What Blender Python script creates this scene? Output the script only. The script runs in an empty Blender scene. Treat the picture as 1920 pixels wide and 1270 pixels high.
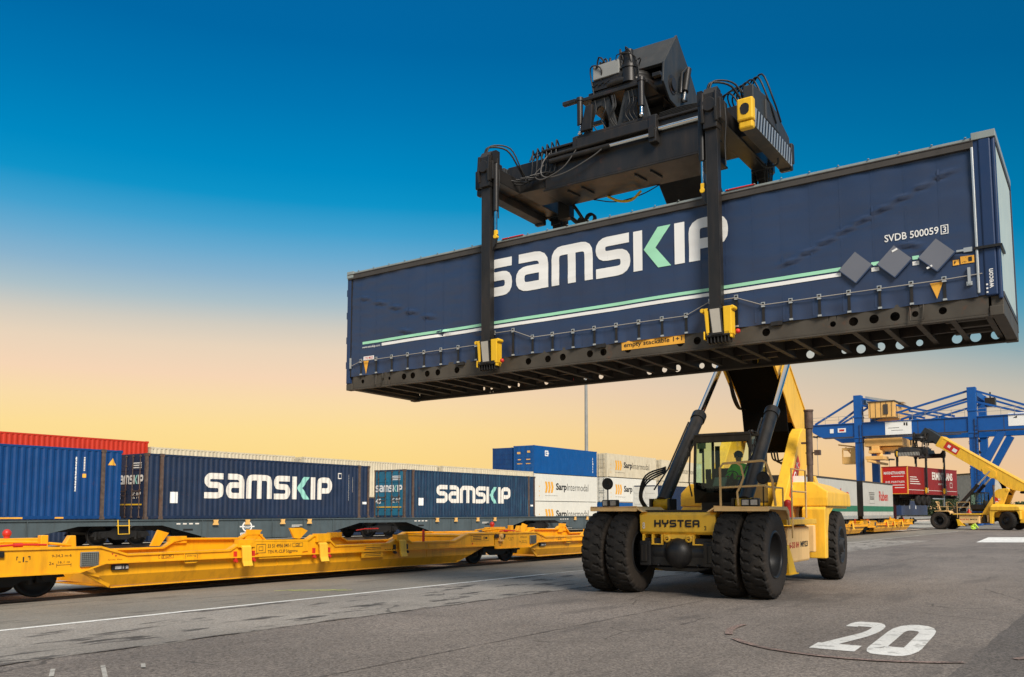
import bpy, bmesh, math, random
from mathutils import Vector, Matrix, noise as mnoise
PI = math.pi
random.seed(7)
SC = bpy.context.scene
COL = SC.collection

# ------------------------------------------------------------------ camera
CAMH = 1.79; PITCH = 0.0845
cd = bpy.data.cameras.new('camera'); cam = bpy.data.objects.new('camera', cd); COL.objects.link(cam)
cam.location = (0, 0, CAMH); cam.rotation_euler = (PI/2 + PITCH, 0, 0)
cd.sensor_width = 36; cd.lens = 1660/1920*36; cd.shift_y = 0.0960
cd.clip_start = 0.1; cd.clip_end = 5000
SC.camera = cam

# ------------------------------------------------------------------ world
def srgb(r, g, b):
    f = lambda c: (c/255/12.92) if c/255 <= 0.04045 else ((c/255+0.055)/1.055)**2.4
    return (f(r), f(g), f(b), 1)
W = bpy.data.worlds.new('World'); SC.world = W; W.use_nodes = True
nt = W.node_tree; nt.nodes.clear()
def N(t, tree=None, **kw):
    n = (tree or nt).nodes.new(t)
    for k, v in kw.items(): setattr(n, k, v)
    return n
out = N('ShaderNodeOutputWorld'); bg = N('ShaderNodeBackground'); nt.links.new(bg.outputs[0], out.inputs[0])
tc = N('ShaderNodeTexCoord'); sx = N('ShaderNodeSeparateXYZ'); nt.links.new(tc.outputs['Generated'], sx.inputs[0])
def math_(op, a, b=None, tree=None):
    t = tree or nt
    n = t.nodes.new('ShaderNodeMath'); n.operation = op
    for i, v in enumerate((a, b)):
        if v is None: continue
        if isinstance(v, (int, float)): n.inputs[i].default_value = v
        else: t.links.new(v, n.inputs[i])
    return n.outputs[0]
# the blue comes lower towards the east (to the right)
xm = math_('MAXIMUM', math_('ADD', sx.outputs['X'], 0.05), 0.0)
shift = math_('MULTIPLY', math_('MULTIPLY', xm, xm), 0.19)
el = math_('ADD', sx.outputs['Z'], shift)
def ramp(stops, fac, tree=None):
    t = tree or nt
    r = t.nodes.new('ShaderNodeValToRGB'); t.links.new(fac, r.inputs[0])
    e = r.color_ramp.elements
    while len(e) > 1: e.remove(e[-1])
    e[0].position = stops[0][0]; e[0].color = stops[0][1]
    for p, c in stops[1:]:
        k = e.new(p); k.color = c
    return r.outputs[0]
left = [(0, srgb(252,216,138)), (.056, srgb(253,219,140)), (.09, srgb(253,222,152)), (.117, srgb(250,220,168)), (.145, srgb(246,214,182)),
        (.177, srgb(232,212,188)), (.2, srgb(210,204,192)), (.224, srgb(172,192,200)), (.25, srgb(138,179,205)), (.275, srgb(105,170,207)),
        (.30, srgb(66,160,206)), (.329, srgb(14,147,200)), (.36, srgb(0,136,193)), (.42, srgb(0,118,178)), (.475, srgb(0,104,165)), (.56, srgb(4,98,158)),
        (.66, srgb(90,140,180)), (.8, srgb(165,172,180)), (1, srgb(205,203,200))]  # pale stops high overhead, out of view, added as neutral fill
right = [(0, srgb(240,190,135)), (.056, srgb(240,193,140)), (.09, srgb(238,197,152)), (.117, srgb(228,196,164)), (.145, srgb(214,196,172)),
         (.177, srgb(196,190,176)), (.2, srgb(170,180,178)), (.224, srgb(132,168,178)), (.25, srgb(92,158,182)), (.275, srgb(58,148,184)),
         (.30, srgb(28,138,182)), (.329, srgb(2,128,176)), (.36, srgb(0,120,170)), (.42, srgb(0,106,158)), (.475, srgb(0,95,148)), (.56, srgb(4,90,140)),
         (.66, srgb(90,140,175)), (.8, srgb(165,172,180)), (1, srgb(205,203,200))]
ra = ramp(left, el); rb = ramp(right, el)
mx = N('ShaderNodeMix', data_type='RGBA')
fx = N('ShaderNodeMapRange'); fx.inputs[1].default_value = -0.15; fx.inputs[2].default_value = 0.5
nt.links.new(sx.outputs['X'], fx.inputs[0]); nt.links.new(fx.outputs[0], mx.inputs[0])
nt.links.new(ra, mx.inputs[6]); nt.links.new(rb, mx.inputs[7])
nt.links.new(mx.outputs[2], bg.inputs[0]); bg.inputs[1].default_value = 1.0

# ------------------------------------------------------------------ sun (soft, through thin cloud)
sd = bpy.data.lights.new('sun', 'SUN'); sun = bpy.data.objects.new('sun', sd); COL.objects.link(sun)
sd.energy = 4.7; sd.angle = math.radians(22); sd.color = (1.0, 0.91, 0.80)
sun.rotation_euler = Vector((0.30, -0.80, 0.70)).to_track_quat('Z', 'Y').to_euler()
SC.view_settings.view_transform = 'Standard'; SC.view_settings.look = 'None'
SC.view_settings.exposure = 0.0; SC.view_settings.gamma = 1.0
SC.render.engine = 'CYCLES'
try:
    SC.cycles.max_bounces = 6; SC.cycles.use_denoising = True
except Exception: pass

# ------------------------------------------------------------------ materials
MATS = {}
def mat(name, col, rough=.5, metal=0.0, var=.12, vscale=1.2, dirt=0.0, dcol=(.05,.04,.03), dscale=(2,2,.35), bump=0.0, bscale=40, speck=0.0, sscale=160, spec=.4, coat=0.0, rust=0.0):
    if name in MATS: return MATS[name]
    m = bpy.data.materials.new(name); m.use_nodes = True; t = m.node_tree; L = t.links
    b = t.nodes['Principled BSDF']
    b.inputs['Roughness'].default_value = rough; b.inputs['Metallic'].default_value = metal
    b.inputs['Specular IOR Level'].default_value = spec; b.inputs['Coat Weight'].default_value = coat
    tc = t.nodes.new('ShaderNodeTexCoord')
    def noise(scale, detail=4, vec=None, rgh=.55):
        n = t.nodes.new('ShaderNodeTexNoise'); n.inputs['Scale'].default_value = scale; n.inputs['Detail'].default_value = detail; n.inputs['Roughness'].default_value = rgh
        L.new(vec if vec is not None else tc.outputs['Object'], n.inputs['Vector']); return n.outputs['Fac']
    def rmp(f, a, b_):
        r = t.nodes.new('ShaderNodeMapRange'); r.inputs[1].default_value = a; r.inputs[2].default_value = b_; L.new(f, r.inputs[0]); return r.outputs[0]
    def mix(f, c1, c2, blend='MIX'):
        x = t.nodes.new('ShaderNodeMix'); x.data_type = 'RGBA'; x.blend_type = blend
        if isinstance(f, float): x.inputs[0].default_value = f
        else: L.new(f, x.inputs[0])
        for i, c in ((6, c1), (7, c2)):
            if isinstance(c, tuple): x.inputs[i].default_value = (c[0], c[1], c[2], 1)
            else: L.new(c, x.inputs[i])
        return x.outputs[2]
    lo = tuple(max(0, c*(1-var)) for c in col[:3]); hi = tuple(min(1, c*(1+var)) for c in col[:3])
    c = mix(rmp(noise(vscale), .3, .7), lo, hi)
    if speck:
        c = mix(rmp(noise(sscale, 2), .25, .75), c, mix(1.0, c, (1+speck*1.4,)*3, 'MULTIPLY'))
        c = mix(rmp(noise(sscale*.45, 2), .55, .7), c, mix(1.0, c, (1-speck*.6,)*3, 'MULTIPLY'))
    if dirt:
        mp = t.nodes.new('ShaderNodeMapping'); mp.inputs['Scale'].default_value = dscale; L.new(tc.outputs['Object'], mp.inputs[0])
        f = rmp(noise(2.2, 8, mp.outputs[0], .65), .48, .72)
        f = math_('MULTIPLY', f, dirt, t)
        c = mix(f, c, tuple(dcol))
    if rust:
        f = rmp(noise(3.1, 9, None, .7), .60, .68)
        f = math_('MULTIPLY', f, rust, t)
        c = mix(f, c, (.13, .05, .025))
    L.new(c, b.inputs['Base Color'])
    L.new(rmp(noise(vscale*3, 5), .1, .9), (rr := t.nodes.new('ShaderNodeMapRange')).inputs[0])
    rr.inputs[3].default_value = max(.03, rough-.1); rr.inputs[4].default_value = min(1, rough+.12)
    L.new(rr.outputs[0], b.inputs['Roughness'])
    if bump:
        bp = t.nodes.new('ShaderNodeBump'); bp.inputs['Strength'].default_value = bump; bp.inputs['Distance'].default_value = .02
        L.new(noise(bscale, 3), bp.inputs['Height']); L.new(bp.outputs[0], b.inputs['Normal'])
    MATS[name] = m
    return m
def glassmat():
    m = bpy.data.materials.new('cab_glass'); m.use_nodes = True; t = m.node_tree
    t.nodes.clear(); o = t.nodes.new('ShaderNodeOutputMaterial')
    g = t.nodes.new('ShaderNodeBsdfGlossy'); g.inputs['Roughness'].default_value = .03; g.inputs['Color'].default_value = (.75,.85,.8,1)
    tr = t.nodes.new('ShaderNodeBsdfTransparent'); tr.inputs['Color'].default_value = (.74, .90, .80, 1)
    fr = t.nodes.new('ShaderNodeFresnel'); fr.inputs[0].default_value = 1.5
    mx = t.nodes.new('ShaderNodeMixShader')
    t.links.new(fr.outputs[0], mx.inputs[0]); t.links.new(tr.outputs[0], mx.inputs[1]); t.links.new(g.outputs[0], mx.inputs[2]); t.links.new(mx.outputs[0], o.inputs[0])
    return m
Y_M  = mat('machine_yellow', (.92,.53,.042), .42, var=.06, dirt=.35, dcol=(.25,.14,.04), coat=.15)
Y_MP = mat('machine_pale_yellow', (.90,.58,.24), .5, var=.07, dirt=.3, dcol=(.35,.22,.1))
Y_W  = mat('wagon_yellow', (.88,.405,.008), .38, var=.05, vscale=.6, dirt=.4, dcol=(.30,.12,.015), coat=.2)
Y_R  = mat('safety_yellow', (.85,.50,.02), .45, var=.08, dirt=.3, dcol=(.1,.06,.02))
BLK  = mat('black_steel', (.016,.015,.014), .38, var=.25, dirt=.4, dcol=(.06,.045,.035), rust=.12)
DGRY = mat('dark_grey_steel', (.020,.0185,.0175), .36, var=.2, dirt=.5, dcol=(.05,.037,.028), rust=.3)
BROWN= mat('worn_dark_steel', (.05,.042,.035), .5, var=.3, dirt=.6, dcol=(.10,.06,.035), rust=.5)
HEADG= mat('grey_head_paint', (.028,.031,.033), .5, var=.15, dirt=.3, dcol=(.08,.07,.06), rust=.25)
HOSE = mat('hose_rubber', (.012,.012,.012), .45)
HOSEL= mat('hose_pale_grey', (.09,.085,.08), .35)  # lighter grey rubber for the pale hoses
CHR  = mat('chrome', (.75,.73,.70), .12, metal=1.0, var=.04)
RUB  = mat('tyre_rubber', (.012,.0108,.0098), .75, var=.25, vscale=4, dirt=.5, dcol=(.05,.042,.035), dscale=(1.5,1.5,1.5), bump=.3, bscale=60, spec=.25)
RIM  = mat('black_rim', (.012,.012,.013), .45, dirt=.4, dcol=(.05,.045,.04))
RUN  = mat('underframe_steel', (.070,.060,.046), .6, var=.25, dirt=.5, dcol=(.045,.032,.022), dscale=(1,1,1), rust=.4)
FLOORM= mat('floor_underside', (.012,.011,.010), .8)
NAVY = mat('navy_tarpaulin', (.026,.046,.100), .38, var=.10, vscale=.5, dirt=.25, dcol=(.035,.05,.09), spec=.5)
NAVYP= mat('navy_paint', (.018,.04,.105), .35, var=.06, dirt=.2, dcol=(.03,.04,.08))
TOPR = mat('dark_top_rail', (.06,.053,.046), .5, var=.1, dirt=.4, dcol=(.03,.025,.02))
ALU  = mat('aluminium', (.55,.57,.56), .35, metal=.6, var=.06)
WEND = mat('pale_end_wall', (.46,.54,.50), .45, var=.04, dirt=.15, dcol=(.4,.4,.36))
WHT  = mat('white_lettering', (.84,.84,.81), .5, var=.03)
WHTC = mat('worn_white_lettering', (.74,.70,.63), .6, var=.08, vscale=6, rust=.25)
MINT = mat('mint_lettering', (.36,.74,.50), .5, var=.03)
MINTC= mat('worn_mint_lettering', (.27,.58,.50), .6, var=.08, vscale=6)
BLKL = mat('black_lettering', (.02,.02,.02), .6)
REDL = mat('red_lettering', (.55,.03,.02), .5)
RED  = mat('red_paint', (.60,.03,.02), .4, dirt=.2)
ORL  = mat('orange_label', (.85,.42,.05), .5, var=.08, dirt=.3, dcol=(.3,.15,.04))
ROPE = mat('steel_rope', (.33,.31,.28), .45)
CA   = mat('container_navy', (.012,.025,.060), .48, var=.15, dirt=.5, dcol=(.03,.035,.05), rust=.25)
CB   = mat('container_navy_scuffed', (.013,.03,.065), .48, var=.2, dirt=.9, dcol=(.03,.11,.18), dscale=(7,2,.25), rust=.5)
C0   = mat('container_blue', (.003,.045,.17), .42, var=.12, dirt=.4, dcol=(.012,.09,.24), dscale=(5,1,.3), rust=.2)
CT   = mat('container_teal', (.02,.16,.26), .5, var=.15, dirt=.5, dcol=(.03,.07,.11), rust=.4)
CS   = mat('container_bright_blue', (.003,.08,.28), .42, var=.1, dirt=.3, dcol=(.02,.12,.3), rust=.2)
CW   = mat('container_white', (.74,.72,.64), .45, var=.04, vscale=.5, dirt=.25, dcol=(.45,.38,.26), dscale=(4,1,.4), rust=.12)
CP   = mat('container_cream', (.66,.58,.42), .5, var=.08, dirt=.5, dcol=(.35,.27,.16), rust=.3)
CR   = mat('container_red', (.56,.035,.012), .45, var=.08, dirt=.35, dcol=(.25,.03,.02), rust=.15)
POST = mat('rusty_post', (.10,.07,.055), .6, var=.4, vscale=5, dirt=.6, dcol=(.14,.06,.03), rust=.6)
WGR  = mat('wagon_grey', (.075,.10,.11), .5, var=.12, dirt=.5, dcol=(.05,.05,.045))
BOGIE= mat('bogie_black', (.010,.009,.008), .6, var=.3)
GBL  = mat('gantry_blue', (.003,.085,.33), .4, var=.06, dirt=.15, dcol=(.01,.05,.2))
GYE  = mat('gantry_yellow', (.78,.45,.14), .5, var=.08)
RAIL = mat('rail_steel', (.07,.05,.035), .45, var=.3, rust=.4)
HIV  = mat('hi_vis_green', (.16,.85,.05), .8, var=.15)
HIY  = mat('hi_vis_yellow', (.55,.80,.08), .8, var=.15)
TRS  = mat('dark_trousers', (.02,.022,.028), .85, var=.2)
SKIN = mat('skin', (.30,.16,.10), .55, var=.06)
HAIR = mat('dark_cap', (.012,.011,.011), .8)
GLS  = glassmat()
_t = RUB.node_tree; _b = _t.nodes['Principled BSDF']; _c = _b.inputs['Base Color'].links[0].from_socket
_tc = _t.nodes.new('ShaderNodeTexCoord'); _sp = _t.nodes.new('ShaderNodeSeparateXYZ'); _t.links.new(_tc.outputs['Object'], _sp.inputs[0])
_r = math_('SQRT', math_('ADD', math_('MULTIPLY', _sp.outputs['Y'], _sp.outputs['Y'], _t), math_('MULTIPLY', _sp.outputs['Z'], _sp.outputs['Z'], _t), _t), None, _t)
_mr = _t.nodes.new('ShaderNodeMapRange'); _mr.inputs[1].default_value = .86; _mr.inputs[2].default_value = .80; _mr.inputs[3].default_value = 0; _mr.inputs[4].default_value = .75; _t.links.new(_r, _mr.inputs[0])
_mx = _t.nodes.new('ShaderNodeMix'); _mx.data_type = 'RGBA'; _t.links.new(_mr.outputs[0], _mx.inputs[0]); _t.links.new(_c, _mx.inputs[6]); _mx.inputs[7].default_value = (.048,.038,.030,1); _t.links.new(_mx.outputs[2], _b.inputs['Base Color'])
CABG = mat('cab_interior', (.03,.04,.035), .7)
CABL = mat('cab_pale_parts', (.35,.45,.40), .6)
TRUNK= mat('bark', (.07,.05,.035), .9, var=.3)
LEAF1= mat('leaf_dark', (.035,.055,.018), .7, var=.4, vscale=.8)
LEAF2= mat('leaf_brown_green', (.075,.075,.03), .7, var=.4, vscale=.8)
ROOFM= mat('dull_roof_metal', (.26,.30,.29), .5, var=.1, dirt=.4, dcol=(.15,.14,.12))
UNDER= mat('boom_underside_shade', (.0035,.0033,.003), .9, spec=.1)  # shade under the boom, put into a near-black colour
CONC = mat('pale_concrete', (.42,.39,.33), .8, var=.12, dirt=.4, dcol=(.2,.17,.13))
GRN  = mat('green_band', (.02,.16,.09), .5, dirt=.3, dcol=(.05,.12,.08))
RABW = mat('grey_white_tarpaulin', (.50,.49,.44), .55, var=.05, dirt=.4, dcol=(.33,.30,.24))
REDT = mat('red_tarpaulin', (.24,.013,.010), .45, var=.08, dirt=.3, dcol=(.2,.02,.02))
REDB = mat('bright_red_panel', (.55,.012,.008), .4, var=.04)
LAMP = mat('lamp_glass', (.45,.43,.40), .2, var=.3, vscale=8)
POLEM= mat('galvanised_pole', (.28,.29,.28), .5)
DISC = mat('mirror_back', (.014,.014,.016), .5)
MATM = mat('meter_grey', (.16,.17,.16), .6, bump=.2)

# ------------------------------------------------------------------ mesh helpers
class MB:
    def __init__(s): s.v = []; s.f = []; s.sm = []
    def add(s, vs, fs, smooth=False):
        o = len(s.v); s.v += [tuple(p) for p in vs]
        for f in fs: s.f.append(tuple(i+o for i in f)); s.sm.append(smooth)
        return s
    def box(s, x0, x1, y0, y1, z0, z1):
        if x0 > x1: x0, x1 = x1, x0
        if y0 > y1: y0, y1 = y1, y0
        if z0 > z1: z0, z1 = z1, z0
        return s.add([(x0,y0,z0),(x1,y0,z0),(x1,y1,z0),(x0,y1,z0),(x0,y0,z1),(x1,y0,z1),(x1,y1,z1),(x0,y1,z1)],
                     [(0,3,2,1),(4,5,6,7),(0,1,5,4),(1,2,6,5),(2,3,7,6),(3,0,4,7)])
    def beam(s, a, b, w, h, up=(0,0,1)):
        a = Vector(a); b = Vector(b); d = (b-a).normalized(); u = Vector(up)
        r = d.cross(u)
        if r.length < 1e-4: r = d.cross(Vector((1,0,0)))
        r.normalize(); u = r.cross(d).normalized()
        vs = []
        for p in (a, b):
            for i, j in ((-1,-1),(1,-1),(1,1),(-1,1)): vs.append(p + r*w/2*i + u*h/2*j)
        return s.add(vs, [(0,3,2,1),(4,5,6,7),(0,1,5,4),(1,2,6,5),(2,3,7,6),(3,0,4,7)])
    def prism(s, poly, axis, a, b):
        def P(q, t):
            return {'x': (t, q[0], q[1]), 'y': (q[0], t, q[1]), 'z': (q[0], q[1], t)}[axis]
        n = len(poly); vs = [P(q, a) for q in poly] + [P(q, b) for q in poly]
        fs = [tuple(range(n)), tuple(range(2*n-1, n-1, -1))] + [(i, i+n, (i+1) % n+n, (i+1) % n) for i in range(n)]
        return s.add(vs, fs)
    def cyl(s, a, b, r, n=14, r2=None, caps=True):
        a = Vector(a); b = Vector(b); d = (b-a).normalized()
        u = d.orthogonal().normalized(); w = d.cross(u); r2 = r if r2 is None else r2
        vs = [a + (u*math.cos(2*PI*i/n) + w*math.sin(2*PI*i/n))*r for i in range(n)] + [b + (u*math.cos(2*PI*i/n) + w*math.sin(2*PI*i/n))*r2 for i in range(n)]
        s.add(vs, [(i, (i+1) % n, (i+1) % n+n, i+n) for i in range(n)], True)
        if caps: s.add(vs, [tuple(range(n-1, -1, -1)), tuple(range(n, 2*n))])
        return s
    def tube(s, pts, r, n=8):
        pts = [Vector(p) for p in pts]; rings = []; u = None
        for i, p in enumerate(pts):
            d = (pts[min(i+1, len(pts)-1)] - pts[max(i-1, 0)]).normalized()
            u = d.orthogonal().normalized() if u is None else (u - d*u.dot(d)).normalized()
            w = d.cross(u); rings.append([p + (u*math.cos(2*PI*k/n) + w*math.sin(2*PI*k/n))*r for k in range(n)])
        vs = [q for g in rings for q in g]; fs = []
        for i in range(len(pts)-1):
            for k in range(n): fs.append((i*n+k, i*n+(k+1) % n, (i+1)*n+(k+1) % n, (i+1)*n+k))
        s.add(vs, fs, True)
        return s.add(vs, [tuple(range(n-1, -1, -1)), tuple(range((len(pts)-1)*n, len(pts)*n))])
    def hose(s, pts, r, n=6, k=5):
        P = [Vector(p) for p in pts]; P = [P[0]*2-P[1]] + P + [P[-1]*2-P[-2]]; o = []
        for i in range(1, len(P)-2):
            for j in range(k):
                t = j/k; a, b, c, d = P[i-1:i+3]
                o.append(.5*((2*b)+(c-a)*t+(2*a-5*b+4*c-d)*t*t+(3*b-a-3*c+d)*t**3))
        return s.tube(o+[P[-2]], r, n)
    def lathe(s, prof, n=40, axis='x', c=(0,0,0)):
        # prof: list of (axial, radius)
        vs = []; m = len(prof)
        for i in range(n):
            a = 2*PI*i/n
            for t, r in prof:
                q = {'x': (t, r*math.cos(a), r*math.sin(a)), 'y': (r*math.cos(a), t, r*math.sin(a)), 'z': (r*math.cos(a), r*math.sin(a), t)}[axis]
                vs.append((q[0]+c[0], q[1]+c[1], q[2]+c[2]))
        fs = [(i*m+j, ((i+1) % n)*m+j, ((i+1) % n)*m+j+1, i*m+j+1) for i in range(n) for j in range(m-1)]
        return s.add(vs, fs, True)
    def sphere(s, c, r, n=12, sc=(1,1,1)):
        prof = [(math.sin(-PI/2+PI*i/n)*r, max(1e-4, math.cos(-PI/2+PI*i/n)*r)) for i in range(n+1)]
        o = len(s.v); s.lathe(prof, n*2, 'z')
        for i in range(o, len(s.v)): s.v[i] = (s.v[i][0]*sc[0]+c[0], s.v[i][1]*sc[1]+c[1], s.v[i][2]*sc[2]+c[2])
        return s
    def xf(s, M):
        s.v = [tuple(M @ Vector(p)) for p in s.v]; return s
    def build(s, name, m, parent=None, bevel=0, loc=None, kind=None, label=None, weld=False):
        me = bpy.data.meshes.new(name); me.from_pydata(s.v, [], s.f); me.materials.append(m)
        me.polygons.foreach_set('use_smooth', s.sm)
        bm = bmesh.new(); bm.from_mesh(me)
        if weld: bmesh.ops.remove_doubles(bm, verts=bm.verts, dist=1e-4)
        if bevel:
            bmesh.ops.remove_doubles(bm, verts=bm.verts, dist=1e-5)
            es = [e for e in bm.edges if len(e.link_faces) == 2 and e.calc_face_angle(0) > .6 and not (e.link_faces[0].smooth and e.link_faces[1].smooth)]
            if es: bmesh.ops.bevel(bm, geom=es, offset=bevel, segments=2, affect='EDGES', profile=.5, clamp_overlap=True)
        bmesh.ops.recalc_face_normals(bm, faces=bm.faces)
        bm.to_mesh(me); bm.free()
        o = bpy.data.objects.new(name, me); COL.objects.link(o)
        if parent is not None: o.parent = parent
        if loc is not None: o.location = loc
        if kind: o['kind'] = kind
        if label: o['label'] = label
        return o
def tag(o, label, cat, group=None, kind=None):
    if label: o['label'] = label
    if cat: o['category'] = cat
    if group: o['group'] = group
    if kind: o['kind'] = kind
    return o
def thing(name, label, cat, loc=(0,0,0), rz=0, group=None, rot=None):
    o = bpy.data.objects.new(name, None); COL.objects.link(o)
    o.location = loc; o.rotation_euler = rot if rot else (0, 0, rz)
    return tag(o, label, cat, group)
def copy_tree(o, parent=None):
    c = o.copy(); COL.objects.link(c); c.parent = parent
    for ch in list(o.children): copy_tree(ch, c)
    return c
# track frame: s along the rails (away from the camera), n to the left
PHI = 0.95; TD = (math.cos(PHI), math.sin(PHI))
def T(s, n, z=0): return (s*TD[0]-n*TD[1], s*TD[1]+n*TD[0], z)
# ------------------------------------------------------------------ lettering
def fil(pts, r, k=4):
    o = []
    for i, p in enumerate(pts):
        if i in (0, len(pts)-1) or r <= 0: o.append(p); continue
        a = Vector(pts[i-1]); b = Vector(p); c = Vector(pts[i+1])
        rr = min(r, (a-b).length*.49, (c-b).length*.49)
        p0 = b + (a-b).normalized()*rr; p1 = b + (c-b).normalized()*rr
        for j in range(k+1):
            t = j/k; q = p0*(1-t)**2 + b*2*t*(1-t) + p1*t*t; o.append((q.x, q.y))
    return o
def stroke(pts, w):
    L = []; R = []
    n = len(pts); P = [Vector(p) for p in pts]
    for i in range(n):
        d1 = (P[i]-P[i-1]).normalized() if i > 0 else (P[1]-P[0]).normalized()
        d2 = (P[i+1]-P[i]).normalized() if i < n-1 else d1
        n1 = Vector((-d1.y, d1.x)); n2 = Vector((-d2.y, d2.x)); m = (n1+n2)
        if m.length < 1e-5: m = n1
        m.normalize(); k = w/2/max(.35, m.dot(n1)); L.append(P[i]+m*k); R.append(P[i]-m*k)
    return [[tuple(L[i]), tuple(R[i]), tuple(R[i+1]), tuple(L[i+1])] for i in range(n-1)]
def G(strokes, w, r): return [q for s_ in strokes for q in stroke(fil(s_, r), w)]
t_ = .245
SAM = {
 's': (.86, G([[(.84,.89),(.12,.89),(.12,.53),(.74,.53),(.74,.11),(0,.11)]], t_, .2)),
 'a': (.86, G([[(.07,.89),(.75,.89),(.75,0)]], t_, .25) + G([[(.66,.55),(.12,.55),(.12,.11),(.66,.11)]], t_*.95, .2)),
 'm': (1.26, G([[(.11,0),(.11,.89),(1.15,.89),(1.15,0)]], t_, .22) + G([[(.63,.8),(.63,0)]], t_, 0)),
 'K': (.32, G([[(.11,0),(.11,1)]], t_, 0)),
 'I': (.24, G([[(.11,0),(.11,1)]], t_, 0)),
 'P': (.84, G([[(.11,0),(.11,.89),(.72,.89),(.72,.40),(.2,.40)]], t_, .2)),
}
CHEV = [[(.0,.5),(.36,1),(.68,1),(.30,.5)], [(0,.5),(.30,.5),(.68,0),(.36,0)]]
h_ = .25
HYS = {
 'H': (1.0, G([[(.12,0),(.12,1)],[(.88,0),(.88,1)],[(.2,.5),(.8,.5)]], h_, 0)),
 'Y': (1.0, G([[(.12,1),(.12,.5),(.88,.5),(.88,1)]], h_, .18) + G([[(.5,.44),(.5,0)]], h_, 0)),
 'S': (1.0, G([[(.96,.89),(.12,.89),(.12,.5),(.88,.5),(.88,.11),(.02,.11)]], h_, .16)),
 'T': (.95, G([[(0,.89),(.95,.89)],[(.475,.82),(.475,0)]], h_, 0)),
 'E': (.95, G([[(.95,.89),(.12,.89),(.12,.11),(.95,.11)]], h_, .12) + G([[(.2,.5),(.9,.5)]], h_*.9, 0)),
 'R': (1.0, G([[(.12,0),(.12,.89),(.88,.89),(.88,.44),(.2,.44)]], h_, .16) + G([[(.87,.4),(.87,0)]], h_, 0)),
}
def polys_mesh(polys, off=0.0):
    """polys: list of 2d polygons -> MB in the xz plane (y = -off, each polygon a hair prouder)"""
    b = MB()
    for i, q in enumerate(polys):
        y = -off - .0004*(i % 5)
        b.add([(p[0], y, p[1]) for p in q], [tuple(range(len(q)))])
    return b
def mpoly(polys, x0, z0, sx, sz): return [[(x0+p[0]*sx, z0+p[1]*sz) for p in q] for q in polys]
def samskip(x0, x1, z0, z1):
    """returns (white polys, mint polys)"""
    tot = .86+.1+.86+.1+1.26+.1+.86+.1+.24+.02+.68+.1+.24+.1+.84
    k = (x1-x0)/tot; h = z1-z0; x = x0; wp = []; mp = []
    for g in 's a m s K < I P'.split():
        if g == '<':
            mp += mpoly(CHEV, x, z0, k, h); x += (.68+.1)*k
        else:
            w, P = SAM[g]; wp += mpoly(P, x, z0, k, h); x += ((.26 if g == 'K' else w+.1))*k
    return wp, mp
TXT = {}
def text_polys(s, bold=0.0, cond=1.0):
    key = (s, bold, cond)
    if key in TXT: return TXT[key]
    cu = bpy.data.curves.new('t', 'FONT'); cu.body = s; cu.size = 1; cu.offset = bold; cu.resolution_u = 3
    o = bpy.data.objects.new('t', cu); COL.objects.link(o)
    dg = bpy.context.evaluated_depsgraph_get(); me = bpy.data.meshes.new_from_object(o.evaluated_get(dg))
    vs = [v.co.copy() for v in me.vertices]; ps = [[(vs[i].x*cond, vs[i].y) for i in p.vertices] for p in me.polygons]
    bpy.data.objects.remove(o); bpy.data.meshes.remove(me)
    xs = [p[0] for q in ps for p in q] or [0]; ys = [p[1] for q in ps for p in q] or [0]
    TXT[key] = (ps, min(xs), max(xs), min(ys), max(ys)); return TXT[key]
def fit_text(s, x0, x1, z0, z1, bold=0.0):
    ps, a, b, c, d = text_polys(s, bold)
    kx = (x1-x0)/(b-a); kz = (z1-z0)/(d-c)
    return [[(x0+(p[0]-a)*kx, z0+(p[1]-c)*kz) for p in q] for q in ps]
def rect(x0, x1, z0, z1): return [[(x0,z0),(x1,z0),(x1,z1),(x0,z1)]]
def frame_rect(x0, x1, z0, z1, w):
    return rect(x0,x1,z0,z0+w)+rect(x0,x1,z1-w,z1)+rect(x0,x0+w,z0+w,z1-w)+rect(x1-w,x1,z0+w,z1-w)
def flat(polys, name, m, parent, y=0, off=.003, label=None):
    return polys_mesh(polys, off-y).build(name, m, parent, label=label)
def flat_x(polys, name, m, parent, x, off=.003, sign=1, flip=False):
    """polygons in a plane x = const (u -> y)"""
    b = MB()
    for i, q in enumerate(polys):
        b.add([(x+sign*(off+.0004*(i % 5)), -p[0] if flip else p[0], p[1]) for p in q], [tuple(range(len(q)))])
    return b.build(name, m, parent)

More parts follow.
